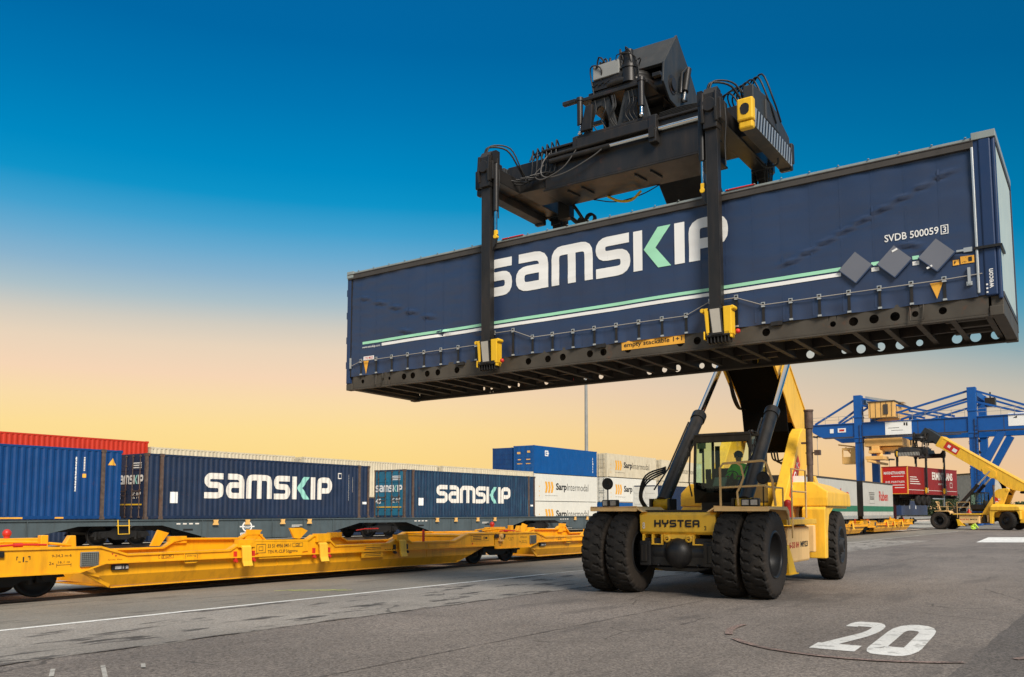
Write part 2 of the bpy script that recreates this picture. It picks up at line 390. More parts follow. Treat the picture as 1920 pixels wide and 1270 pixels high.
# ------------------------------------------------------------------ ground
def ground_mat(name, col, cracks=0.0, stain=0.0, stain_sc=(.35,1.6,1), patch=.10, sp=.5, scol=(.02,.018,.015), speckscale=95):
    m = mat(name, col, .78, var=patch, vscale=.35, speck=sp, sscale=speckscale, bump=.5, bscale=110, spec=.35, dirt=.25, dcol=(col[0]*.6, col[1]*.6, col[2]*.6), dscale=(.12,.5,1))
    t = m.node_tree; L = t.links; b = t.nodes['Principled BSDF']
    c = b.inputs['Base Color'].links[0].from_socket
    tc = t.nodes.new('ShaderNodeTexCoord')
    vs_ = t.nodes.new('ShaderNodeTexVoronoi'); vs_.inputs['Scale'].default_value = 38; L.new(tc.outputs['Object'], vs_.inputs['Vector'])
    sp_ = t.nodes.new('ShaderNodeSeparateColor'); L.new(vs_.outputs['Color'], sp_.inputs[0])
    rr_ = t.nodes.new('ShaderNodeMapRange'); rr_.inputs[1].default_value = .0; rr_.inputs[2].default_value = 1; rr_.inputs[3].default_value = 1-.42*sp; rr_.inputs[4].default_value = 1+.55*sp; L.new(sp_.outputs[0], rr_.inputs[0])
    big_ = t.nodes.new('ShaderNodeTexNoise'); big_.inputs['Scale'].default_value = .16; big_.inputs['Detail'].default_value = 5; L.new(tc.outputs['Object'], big_.inputs['Vector'])
    rb_ = t.nodes.new('ShaderNodeMapRange'); rb_.inputs[1].default_value = .3; rb_.inputs[2].default_value = .7; rb_.inputs[3].default_value = .82; rb_.inputs[4].default_value = 1.16; L.new(big_.outputs['Fac'], rb_.inputs[0])
    xm_ = t.nodes.new('ShaderNodeVectorMath'); xm_.operation = 'SCALE'; L.new(c, xm_.inputs[0]); L.new(math_('MULTIPLY', rr_.outputs[0], rb_.outputs[0], t), xm_.inputs['Scale']); c = xm_.outputs[0]
    def mixc(f, c1, c2):
        x = t.nodes.new('ShaderNodeMix'); x.data_type = 'RGBA'; L.new(f, x.inputs[0]); L.new(c1, x.inputs[6]); x.inputs[7].default_value = (*c2, 1); return x.outputs[2]
    if cracks:
        wn = t.nodes.new('ShaderNodeTexNoise'); wn.inputs['Scale'].default_value = 1.3; wn.inputs['Detail'].default_value = 6; L.new(tc.outputs['Object'], wn.inputs['Vector'])
        mp = t.nodes.new('ShaderNodeMix'); mp.data_type = 'VECTOR'; mp.inputs[0].default_value = .25
        L.new(tc.outputs['Object'], mp.inputs[4]); L.new(wn.outputs['Color'], mp.inputs[5])
        vo = t.nodes.new('ShaderNodeTexVoronoi'); vo.feature = 'DISTANCE_TO_EDGE'; vo.inputs['Scale'].default_value = .33; L.new(mp.outputs[1], vo.inputs['Vector'])
        f1 = math_('LESS_THAN', vo.outputs['Distance'], .0035, t)
        n2 = t.nodes.new('ShaderNodeTexNoise'); n2.inputs['Scale'].default_value = .3; L.new(tc.outputs['Object'], n2.inputs['Vector'])
        f2 = math_('GREATER_THAN', n2.outputs['Fac'], .53, t)
        c = mixc(math_('MULTIPLY', math_('MULTIPLY', f1, f2, t), cracks, t), c, (col[0]*.35, col[1]*.35, col[2]*.35))
    if stain:
        mp = t.nodes.new('ShaderNodeMapping'); mp.inputs['Scale'].default_value = stain_sc; L.new(tc.outputs['Object'], mp.inputs[0])
        n3 = t.nodes.new('ShaderNodeTexNoise'); n3.inputs['Scale'].default_value = 1.5; n3.inputs['Detail'].default_value = 7; n3.inputs['Roughness'].default_value = .6; L.new(mp.outputs[0], n3.inputs['Vector'])
        r = t.nodes.new('ShaderNodeMapRange'); r.inputs[1].default_value = .565; r.inputs[2].default_value = .62; L.new(n3.outputs['Fac'], r.inputs[0])
        c = mixc(math_('MULTIPLY', r.outputs[0], stain, t), c, scol)
    L.new(c, b.inputs['Base Color'])
    return m
ASPH = ground_mat('asphalt', (.117,.100,.086), cracks=.6, stain=.35, stain_sc=(.12,.5,1), patch=.12, sp=.95, scol=(.075,.065,.058))
ASPHD= ground_mat('dark_asphalt', (.078,.068,.060), patch=.10, sp=.9)
STRIP= ground_mat('worn_strip', (.21,.19,.165), cracks=.7, stain=.85, stain_sc=(.42,1.5,1), patch=.2, sp=.5, scol=(.035,.03,.026))
BEIGE= ground_mat('track_apron', (.185,.168,.14), stain=.3, patch=.12, sp=.35)
YARD = ground_mat('yard_concrete', (.34,.32,.27), cracks=.4, stain=.3, patch=.12, sp=.25)
BALL = ground_mat('ballast_stone', (.30,.25,.20), patch=.3, sp=.9, speckscale=22)
PAINT= ground_mat('road_paint', (.68,.67,.63), cracks=.0, stain=.45, stain_sc=(2.5,2.5,1), patch=.08, sp=.18, scol=(.16,.15,.14))
PAINTW=ground_mat('faded_paint', (.40,.38,.34), stain=.9, stain_sc=(1.2,6,1), patch=.2, sp=.3, scol=(.17,.16,.145))
CHALK= ground_mat('chalk_yellow', (.55,.62,.12), stain=.9, stain_sc=(9,9,1), patch=.2, sp=.3, scol=(.18,.165,.14))
CHALKR=ground_mat('chalk_red', (.138,.099,.084), stain=1.0, stain_sc=(1.2,1.2,1), patch=.2, sp=.95, scol=(.118,.100,.086))
def sheet(name, m, poly, z, cat=None, label=None):
    b = MB(); b.add([(p[0], p[1], z) for p in poly], [tuple(range(len(poly)))])
    o = b.build(name, m); o.rotation_euler = (0, 0, PHI); o['kind'] = 'structure'
    if label: o['label'] = label
    return o
def wavy(s0, s1, n0, n1, amp=.05, step=.35, seed=0):
    a = []; k = int((s1-s0)/step)
    for i in range(k+1):
        s = s0+(s1-s0)*i/k; a.append((s, n0+amp*mnoise.noise((s*1.3, seed, 0))+amp*.5*mnoise.noise((s*5.1, seed, 3))))
    for i in range(k, -1, -1):
        s = s0+(s1-s0)*i/k; a.append((s, n1+amp*mnoise.noise((s*1.3, seed+9, 0))))
    return a
def strip_sheet(name, m, s0, s1, n0, n1, z, amp=.05, step=.35, seed=0, label=None):
    a = wavy(s0, s1, n0, n1, amp, step, seed); k = len(a)//2; b = MB()
    for i in range(k-1):
        p, q, r, s_ = a[i], a[i+1], a[-2-i], a[-1-i]
        b.add([(*p, z), (*q, z), (*r, z), (*s_, z)], [(0,1,2,3)])
    o = b.build(name, m, weld=True); o.rotation_euler = (0, 0, PHI); o['kind'] = 'structure'
    if label: o['label'] = label
    return o
g = MB(); 
g.add([(-1500,-2500,0),(3000,-2500,0),(3000,2500,0),(-1500,2500,0)], [(0,1,2,3)])
go = g.build('ground', ASPH); go.rotation_euler = (0,0,PHI); tag(go, 'grey asphalt of the terminal yard', None, kind='structure')
strip_sheet('pavement', STRIP, -6, 60, 11.0, 14.25, .004, .14, seed=1, label='pale worn strip beside the white line')
strip_sheet('track_apron', BEIGE, -10, 160, 14.25, 18.28, .005, .0, 5, label='beige asphalt between the white line and the rail')
sheet('yard_floor', YARD, [(-20,20.6),(400,20.6),(400,60),(-20,60)], .004, label='pale concrete beyond the near track')
sheet('ballast', BALL, [(-20,18.5),(400,18.5),(400,19.75),(-20,19.75)], .006, label='stones between the rails')
strip_sheet('dark_patch', ASPHD, -4, 22, -9, 1.85, .004, .05, seed=5, label='darker asphalt at the right corner')
strip_sheet('lane_line', PAINT, -6, 21.5, 14.08, 14.22, .009, .03, .25, seed=3, label='long white line beside the track')
strip_sheet('faded_lane_line', PAINTW, 21.5, 90, 14.08, 14.22, .0085, .03, .5, seed=4, label='worn far part of the long white line')
# asphalt seams
for i, (s0, s1, n0) in enumerate(((-4, 34, 11.0), (5, 40, 7.4))):
    strip_sheet('asphalt_seam', ASPHD, s0, s1, n0-.012, n0+.015, .012 if i == 0 else .0045, .13 if i == 0 else .05, .12, seed=11+i)
def from_w(x, y): return (x*TD[0]+y*TD[1], -x*TD[1]+y*TD[0])
sheet('painted_bar', PAINT, [from_w(27.3,52.4), from_w(33.6,62.8), from_w(47,63.6), from_w(42,51.0)], .006, label='broad white painted bar near the second stacker')
# the painted number: strokes in (right = -n, up = +s)
num = G([[(.06,.86),(.06,.80)]], .01, 0)
two = G([[(.09,.78),(.09,.90),(.51,.90),(.51,.60),(.12,.10)]], .19, .16) + [[(0,0),(.62,0),(.62,.17),(.0,.17)]]
zero = G([[(1.0,.10),(.83,.10),(.83,.90),(1.28,.90),(1.28,.10),(.99,.10)]], .235, .22)
nb = MB()
for i, q in enumerate(two+zero):
    pts = []
    for (u, v) in q:
        s = 11.93+v*3.3; n = 3.72-u*.93+v*.27
        pts.append((s, n, .006+.0003*(i % 7)))
    nb.add(pts, [tuple(range(len(q)))])
no = nb.build('painted_number', PAINT); no.rotation_euler = (0,0,PHI); no['kind'] = 'structure'; no['label'] = 'white number 20 painted on the asphalt'
def chalk(name, m, lines, w, label):
    b = MB(); i = 0
    for ln in lines:
        for q in stroke(ln, w):
            b.add([(p[0], p[1], .0135+.0003*(i % 6)) for p in q], [tuple(range(4))]); i += 1
    o = b.build(name, m); o.rotation_euler = (0,0,PHI); o['kind'] = 'structure'; o['label'] = label
arc = lambda cx, cy, rx, ry, a0, a1, k=24: [(cx+rx*math.cos(a0+(a1-a0)*i/k), cy+ry*math.sin(a0+(a1-a0)*i/k)) for i in range(k+1)]
chalk('chalk_ring', CHALKR, [arc(13.6, 3.2, 2.3, 2.1, a0*PI, a1*PI, 10) for a0, a1 in ((.48,.66),(.72,1.22),(1.33,1.48),(1.55,1.66))], .11, 'faint red ring sprayed round the painted number')
chalk('chalk_writing', CHALK, [[(13.3,16.1),(13.75,16.0)], [(13.55,15.9),(13.9,15.85),(13.95,15.55),(13.65,15.6),(13.6,15.9)], [(13.9,15.5),(14.2,15.45),(14.3,15.2),(14.0,15.2),(13.95,15.45)], [(14.25,15.15),(14.55,15.1)], [(14.1,14.95),(14.5,14.85)]], .04, 'yellow green chalk scribble beside the track')
chalk('chalk_dashes', PAINTW, [[(5.3,10.2),(5.05,9.75)], [(5.75,9.95),(5.35,9.2)], [(6.1,9.7),(5.95,9.45)], [(4.9,10.7),(4.6,10.4)]], .05, 'short worn white dashes at the left corner')
# rails (flush in the apron for the near track)
def rails(n0, n1, s0, s1, name, label, z=.0, prof=.0):
    b = MB()
    for n in (n0, n1):
        if prof: b.box(s0, s1, n-.015, n+.015, .0, z-.03); b.box(s0, s1, n-.07, n+.07, .0, .03)
        b.box(s0, s1, n-.036, n+.036, z-.035, z)
    o = b.build(name, RAIL); o.rotation_euler = (0,0,PHI); tag(o, label, None, kind='structure')
rails(18.40, 19.90, -20, 300, 'railway_track', 'pair of rails under the yellow wagons', .05)
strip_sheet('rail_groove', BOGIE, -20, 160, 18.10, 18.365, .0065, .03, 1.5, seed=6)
tb = MB(); tb.prism([(33.9,.0),(34.9,.2),(38.8,.2),(39.8,.0)], 'x', -40, 400)
tbo = tb.build('track_bed', BALL); tbo.rotation_euler = (0,0,PHI); tag(tbo, 'stone bed under the container train', None, kind='structure')
rails(36.07, 37.57, -30, 300, 'railway_track', 'pair of rails under the container train', .36, 1)

# ------------------------------------------------------------------ shipping containers
PITCHC = .28
def corr(x, d=.036):
    t = (x % PITCHC)/PITCHC
    if t < .25: return 0
    if t < .5: return d*(t-.25)/.25
    if t < .75: return d
    return d*(1-(t-.75)/.25)
def corr_breaks(x0, x1):
    o = [x0]; k = math.floor(x0/(PITCHC/4))+1
    while k*PITCHC/4 < x1-1e-4: o.append(k*PITCHC/4); k += 1
    return o+[x1]
def corr_panel(b, x0, x1, z0, z1, y, sign=1, d=.036, axis='x'):
    xs = corr_breaks(x0, x1); vs = []
    for x in xs:
        yy = y+sign*corr(x, d)
        for z in (z0, z1): vs.append((x, yy, z) if axis == 'x' else (yy, x, z))
    b.add(vs, [(2*i, 2*i+2, 2*i+3, 2*i+1) for i in range(len(xs)-1)])
def corr_decal(polys, name, m, parent, y=0, off=.004):
    """lettering that follows the corrugations"""
    b = polys_mesh(polys, off)
    me = bpy.data.meshes.new(name); me.from_pydata(b.v, [], b.f); bm = bmesh.new(); bm.from_mesh(me)
    xs = [v.co.x for v in bm.verts]
    for x in corr_breaks(min(xs), max(xs))[1:-1]:
        bmesh.ops.bisect_plane(bm, geom=bm.verts[:]+bm.edges[:]+bm.faces[:], plane_co=(x,0,0), plane_no=(1,0,0), dist=1e-5)
    for v in bm.verts: v.co.y += y+corr(v.co.x)
    bm.to_mesh(me); bm.free(); me.materials.append(m)
    o = bpy.data.objects.new(name, me); COL.objects.link(o); o.parent = parent; return o
def container(label, cat, m, s0, n0, z0, L=12.19, H=2.59, Wd=2.44, posts=(), postm=None, smooth=False, mend=None, group=None, doors='bars', lashing=True, detail=True, name='shipping_container', railm=None, topm=None):
    r = thing(name, label, cat, T(s0, n0, z0), PHI, group)
    pm = postm or m; mend = mend or m; railm = railm or m
    b = MB()
    if smooth:
        b.box(.1, L-.1, .012, .05, .16, H-.1); b.box(.1, L-.1, Wd-.05, Wd-.012, .16, H-.1)
        k = int(L/1.2)
        for i in range(1, k): b.box(L*i/k-.012, L*i/k+.012, .006, .012, .17, H-.11)
    else:
        corr_panel(b, .1, L-.1, .16, H-.1, .012); corr_panel(b, .1, L-.1, .16, H-.1, Wd-.012, -1)
    b.build('side_panel', m, r)
    b = MB(); corr_panel(b, .1, Wd-.1, .16, H-.1, L-.012, -1, axis='y')
    b.build('end_wall', m, r)
    b = MB(); b.box(.05, L-.05, .05, Wd-.05, H-.05, H-.02)
    b.box(.05, L-.05, .05, Wd-.05, .1, .14); b.build('roof', m, r)
    b = MB()
    for y in (0, Wd-.1): b.box(.1, L-.1, y, y+.1, 0.03, .16); b.box(.1, L-.1, y+.02, y+.08, H-.1, H-.01)
    for x in (0, L-.1): b.box(x, x+.1, .1, Wd-.1, .02, .16); b.box(x, x+.1, .1, Wd-.1, H-.12, H-.01)
    b.build('frame', railm, r, bevel=.006 if detail else 0)
    for x in (0, L-.12):
        for y in (0, Wd-.12):
            p = MB(); p.box(x, x+.12, y, y+.12, .12, H-.12)
            p.box(x-.01, x+.17, y-.01 if y == 0 else y-.04, y+.16 if y == 0 else y+.13, 0, .12); p.box(x-.01, x+.17, y-.01 if y == 0 else y-.04, y+.16 if y == 0 else y+.13, H-.118, H)
            p.build('corner_post', pm, r)
    for x in posts:
        p = MB(); p.box(x-.08, x+.08, -.008, .06, .02, H-.0); p.box(x-.11, x+.11, -.014, .12, -.0, .12); p.box(x-.11, x+.11, -.014, .12, H-.12, H+.004)
        p.build('stacking_post', POST, r)
    # door end (x = 0): two leaves with lock bars
    for k in (0, 1):
        y0 = .12+k*(Wd/2-.115); y1 = y0+Wd/2-.125
        d = MB(); d.box(-.002, .03, y0, y1, .16, H-.12)
        for z in [.16+(H-.3)*i/5 for i in range(1, 5)]: d.box(-.018, -.003, y0+.08, y1-.08, z-.09, z+.09)
        dr = d.build('door', mend, r)
        if doors:
            q = MB()
            for yy in (y0+.26, y1-.26): q.cyl((-.045, yy, .08), (-.045, yy, H-.06), .021, 8)
            for yy in (y0+.26, y1-.26):
                for z in (.1, .5, 1.3, H-.55, H-.12): q.box(-.07, -.015, yy-.05, yy+.05, z-.03, z+.03)
            q.box(-.06, -.05, y0+.2, y1-.2, 1.02, 1.06); q.box(-.06, -.05, y0+.2, y1-.2, 1.22, 1.26)
            q.build('lock_bar', ALU if mend is CW else POST if postm is POST else mend, dr)
    return r
TW = []
# --- train of containers on the second track
N2 = 35.5
c0 = container('bright blue ribbed container with yellow triangle, at the left end of the container train', 'container', C0, 7.4, N2, 1.47, 13.6, 2.93, posts=(.78, 12.81), group='containers on the train')
flat(rect(13.05,13.2,0,0)[:0], 'x', WHT, c0) if False else None
corr_decal([[(13.02,2.28),(13.38,2.28),(13.2,2.58)]], 'warning_triangle', ORL, c0)
corr_decal(sum([rect(11.62+.012*(i%2), 11.68, 1.15+i*.065, 1.195+i*.065+.01*(i%3)) for i in range(22)], []), 'lettering', WHT, c0)
corr_decal(sum([rect(11.97, 12.02, 2.0+i*.065, 2.045+i*.065) for i in range(9)], []), 'stencil', WHTC, c0); corr_decal(rect(11.93,12.07,1.72,1.88), 'yellow_label', ORL, c0)
flat(rect(8.4,9.6,.045,.11)+rect(10.85,11.2,.045,.11), 'fork_label', ORL, c0, 0, .004)
cA = container('dark navy ribbed container with large clean SAMSKIP name, second on the train from the left', 'container', CA, 22.15, N2, 1.46, 13.72, 2.90, posts=(.78, 12.94), postm=POST, group='containers on the train')
w_, m_ = samskip(3.0, 10.9, .97, 2.13)
corr_decal(w_, 'name_lettering', WHTC, cA); corr_decal(m_, 'name_chevron', MINTC, cA)
corr_decal(rect(1.22,1.62,.72,1.22), 'notice_plate', WHT, cA)
corr_decal(sum([rect(12.1+.01*(i%2), 12.15, .95+i*.065, 1.0+i*.065) for i in range(22)], []) + sum([rect(12.4, 12.45, 1.4+i*.07, 1.45+i*.07) for i in range(12)], []) + frame_rect(11.35, 11.62, 2.1, 2.42, .05), 'stencil', WHTC, cA)
corr_decal(rect(13.18,13.5,.75,.88), 'small_plate', WHT, cA)
cB = container('scuffed navy container with teal doors and worn SAMSKIP name, third on the train', 'container', CB, 38.75, N2, 1.42, 13.72, 2.88, posts=(.78, 12.94), postm=POST, mend=CT, group='containers on the train')
w_, m_ = samskip(2.95, 10.7, .93, 2.02)
corr_decal(w_, 'name_lettering', WHTC, cB); corr_decal(m_, 'name_chevron', MINTC, cB)
corr_decal(rect(1.3,1.7,.75,1.2), 'notice_plate', WHT, cB); corr_decal(rect(13.15,13.45,.75,.87), 'small_plate', WHT, cB)
# names on the doors of both (seen through the gaps)
for c_, lm, cm in ((cA, WHTC, MINTC), (cB, WHT, MINTC)):
    w_, m_ = samskip(-2.3, -.15, 1.55, 1.95)
    flat_x([[(-p[0], p[1]) for p in q] for q in w_], 'door_name', lm, c_, -.02, .006, -1)
    flat_x([[(-p[0], p[1]) for p in q] for q in m_], 'door_chevron', cm, c_, -.02, .006, -1)
    tx = fit_text('45', -2.3, -1.85, .85, 1.15, .03) + fit_text('HC', -1.0, -.75, .9, 1.2, .02) + fit_text('9\'6"', -.65, -.3, .9, 1.2, .02) + sum([rect(-1.0, -.3, 2.25+i*.1, 2.3+i*.1) for i in range(3)], [])
    flat_x([[(-p[0], p[1]) for p in q] for q in tx], 'door_marks', lm, c_, -.02, .006, -1)
    flat_x(rect(.2, 2.2, .62, .68), 'door_stripe', Y_R, c_, -.02, .008, -1)
cD = container('blue container with a white ribbed front, behind the left lift ram of the near stacker', 'container', CA, 71.9, N2, 1.42, 12.2, 2.75, group='containers on the train', doors=None, mend=CW, postm=CW)
# --- yard stacks behind
NB = 48.0
TWO = 'containers stacked in the yard row'
container('orange red ribbed container on top at the far left of the yard row', 'container', CR, 16.3, NB, 3.15, 13.72, 2.80, group=TWO)
container('dark blue container under the orange red one in the yard row', 'container', CA, 16.3, NB, .05, 13.72, 3.08, group=TWO, detail=False)
for i, (s0, L_) in enumerate(((30.25, 10.9), (42.0, 14.4), (57.1, 13.5))):
    lab = ('cream container top showing right of the red one', 'cream container top showing above the gap between the two navy containers', 'long cream container top running up to the white stack')[i]
    container(lab, 'container', CP, s0, NB, 2.87, L_, 2.78, group=TWO, detail=False)
    container(('dark blue container beneath the first cream top', 'dark blue container beneath the middle cream top', 'dark blue container on the ground next to the white stack')[i], 'container', CA, s0, NB, .05, L_, 2.8, group=TWO, detail=False)
def sarp(label, s0, z0, H, m, L=12.0, blank=False, n=NB):
    c = container(label, 'container', m, s0, n, z0, L, H, smooth=True, group='white refrigerated containers', mend=m, railm=m)
    k = H/2.7
    ch = []
    for i in range(3):
        x = 1.9+i*.52
        ch.append([(x,1.95*k),(x+.34,1.95*k),(x+.52,1.40*k),(x+.18,1.40*k)]); ch.append([(x+.18,1.40*k),(x+.52,1.40*k),(x+.34,.85*k),(x,.85*k)])
    flat(ch, 'arrow_emblem', ORL, c, .012, .012)
    flat(fit_text('Sarp', 3.9, 5.9, .95*k, 1.85*k, .03), 'name_lettering', BLKL, c, .012, .012)
    flat(fit_text('Intermodal', 6.0, 10.2, 1.12*k, 1.85*k, -.008), 'name_lettering_thin', BLKL, c, .012, .012)
    flat(fit_text('www.sarp-intermodal.com', 1.9, 4.2, .52*k, .62*k, .0), 'small_lettering', BLKL, c, .012, .012)
    flat(rect(.85,.97,1.4*k,1.5*k)+rect(.85,.97,.95*k,1.05*k)+rect(.85,.95,.5*k,.6*k), 'side_marks', ORL, c, .012, .012)
    return c
sarp('white container with Sarp name, middle of the stack under the bright blue one', 70.8, 2.82, 2.68, CW)
sarp('white container with Sarp name, lowest of the stack under the bright blue one', 70.8, .10, 2.70, CW)
cS = container('bright blue container on top of two white Sarp ones', 'container', CS, 70.8, NB, 5.52, 12.0, 2.72, smooth=True, group='containers topping the stacks', mend=CS)
flat(frame_rect(1.9,2.5,1.75,2.3,.12)+rect(2.15,2.6,1.95,2.1)+fit_text('9', 11.1,11.3,1.2,1.5)+sum([rect(11.1,11.2,.4+i*.28,.6+i*.28) for i in range(6)], []), 'lettering', WHT, cS, .012, .012)
flat_x(rect(.35,1.0,.9,1.0)+rect(1.4,2.0,.9,1.0)+rect(.4,.9,1.3,1.4)+rect(1.5,1.9,1.3,1.4)+rect(.4,.8,2.0,2.2)+rect(1.6,2.0,1.9,2.1), 'door_marks', GYE, cS, -.02, .008, -1)
container('darker blue ribbed container end behind the left of the bright blue one', 'container', C0, 70.9, NB+2.65, 5.52, 12.0, 2.60, group='containers topping the stacks', doors=None, mend=C0)
container('cream container under the darker blue one in the back row', 'container', CP, 70.9, NB+2.65, 2.8, 12.0, 2.7, detail=False, group=TWO)
container('cream container on the ground in the back row', 'container', CP, 70.9, NB+2.65, .05, 12.0, 2.7, detail=False, group=TWO)
sarp('cream container with Sarp name, top of the stack behind the round mirror', 85.0, 5.63, 2.60, CP, 12.0)
sarp('white container with Sarp name, half hidden by the left mirror', 85.0, 2.88, 2.70, CW, 12.0)
container('blue container at the foot of the stack behind the left lamps', 'container', CS, 85.0, NB, .10, 12.0, 2.74, smooth=True, group='containers topping the stacks')
sarp('cream container with Sarp name, top of the stack behind the left lift ram', 98.5, 5.55, 2.60, CP, 12.0)
sarp('cream container with Sarp name, middle one behind the left lift ram', 98.5, 2.8, 2.70, CP, 12.0)
sarp('cream container with Sarp name, lowest one behind the left lift ram', 98.5, .05, 2.70, CP, 12.0)

# ------------------------------------------------------------------ flat container wagons (grey)
def bogie(parent, u, y, wheel_r=.46, zr=.0, Wd=1.5, name='bogie', m=None):
    m = m or BOGIE
    b = MB()
    for sgn in (-1, 1):
        yy = y+sgn*(Wd/2+.28)
        b.prism([(u-1.35,zr+.42),(u-1.2,zr+.62),(u-.5,zr+.66),(u-.3,zr+.80),(u+.3,zr+.80),(u+.5,zr+.66),(u+1.2,zr+.62),(u+1.35,zr+.42),(u+.5,zr+.38),(u+.3,zr+.28),(u-.3,zr+.28),(u-.5,zr+.38)], 'y', yy-.06, yy+.06)
        for d in (-.9, .9):
            b.box(u+d-.16, u+d+.16, yy-.13, yy+.13, zr+.34, zr+.62)
            for e in (-.22, .22): b.cyl((u+d+e, yy, zr+.3), (u+d+e, yy, zr+.62), .07, 8)
            b.cyl((u+d, yy-.19*sgn*-1, zr+.46), (u+d, yy+.2*sgn, zr+.46), .1, 10)
    b.box(u-.22, u+.22, y-.95, y+.95, zr+.5, zr+.78)
    b.box(u-1.3, u-1.2, y-.9, y+.9, zr+.5, zr+.6); b.box(u+1.2, u+1.3, y-.9, y+.9, zr+.5, zr+.6)
    bo = b.build(name, m, parent)
    for d in (-.9, .9):
        w = MB()
        for sgn in (-1, 1):
            yy = y+sgn*Wd/2
            w.lathe([(-.07*sgn,.08),(-.07*sgn,wheel_r-.05),(-.06*sgn,wheel_r),(.06*sgn,wheel_r+.0),(.06*sgn,wheel_r-.06),(.02*sgn,wheel_r-.09),(.0,.14),(.09*sgn,.12),(.09*sgn,.001)], 24, 'y', (u+d, yy, zr+.46))
        w.cyl((u+d, y-Wd/2, zr+.46), (u+d, y+Wd/2, zr+.46), .08, 10)
        w.build('wheelset', m, bo)
    return bo
def grey_wagon(s0, L, label):
    r = thing('container_wagon', label, 'wagon', T(s0, N2-.05, 0), PHI, 'grey wagons of the container train')
    top = 1.455
    prof = [(0,top),(L,top),(L,1.19),(L-1.9,1.19),(L-4.8,.55),(4.4,.55),(1.9,1.19),(0,1.19)]
    for y in (.0, 2.42):
        b = MB(); b.prism(prof, 'y', y, y+.03); b.box(0, L, y-.06, y+.09, top-.05, top+.0)
        fl = [(4.4,.55),(L-4.8,.55)]
        b.box(4.4, L-4.8, y-.06, y+.09, .52, .55)
        for x in [1.9+(L-3.8)*i/6 for i in range(1, 6)]: b.box(x-.012, x+.012, y-.05, y-.003, .56, top-.05)
        b.build('side_beam', WGR, r)
    b = MB()
    for i in range(8): b.box(.3+(L-.6)*i/7-.07, .3+(L-.6)*i/7+.07, .03, 2.42, top-.22, top-.06)
    b.box(0, L, 1.0, 1.45, top-.5, top-.08); b.build('cross_members', BOGIE, r)
    for x in (4.6, 6.4, L/2+.6, L-5.6):
        p = MB(); p.prism([(x-.14,1.42),(x+.14,1.42),(x+.1,1.30),(x+.16,1.18),(x-.16,1.18),(x-.1,1.30)], 'y', -.12, -.065); p.build('twistlock', GYE, r)
    p = MB(); 
    for x in (L/2+1.7, 3.2): p.box(x-.25, x+.25, -.006, -.002, .94, 1.02)
    p.build('slot', BOGIE, r)
    bogie(r, .1, 1.29, .46, .33); 
    return r
for i, (s0, L_, lab) in enumerate(((5.0, 16.1, 'leftmost grey wagon, under the bright blue container'), (21.1, 15.9, 'grey wagon with a round white emblem, under the first navy container'), (37.0, 16.1, 'grey wagon under the scuffed navy container with teal doors'), (53.1, 16.2, 'empty grey wagon between the scuffed navy container and the stacker'), (69.3, 17, 'farthest grey wagon, behind the near stacker'))):
    gw = grey_wagon(s0, L_, lab)
    if i == 1:
        em = []
        for k in range(20):
            a0 = 2*PI*k/20; a1 = 2*PI*(k+1)/20
            em.append([(6.45+.30*math.cos(a0),1.08+.26*math.sin(a0)),(6.45+.30*math.cos(a1),1.08+.26*math.sin(a1)),(6.45+.22*math.cos(a1),1.08+.19*math.sin(a1)),(6.45+.22*math.cos(a0),1.08+.19*math.sin(a0))])
        em += rect(6.02,6.88,1.05,1.11) + rect(6.3,6.6,1.13,1.16) + rect(6.3,6.6,1.0,1.03) + fit_text('ermewa', 6.05, 6.85, .66, .80, .02)
        flat(em, 'emblem', WHT, gw, 0, .006)
        # steps hanging by the bogie
        st = MB(); st.tube([(-.25,-.1,1.45),(-.25,-.16,.85),(.25,-.16,.85),(.25,-.1,1.45)], .025, 6); st.tube([(-.3,-.1,1.2),(.3,-.1,1.2)], .02, 6)
        st.build('step', Y_R, gw)
    flat(sum([rect(2.6+j*.32, 2.8+j*.32, 1.22, 1.28) for j in range(4)], []) + rect(9.2,9.9,1.1,1.13)+rect(9.2,9.7,1.04,1.07), 'stencil', WHTC, gw, 0, .006)

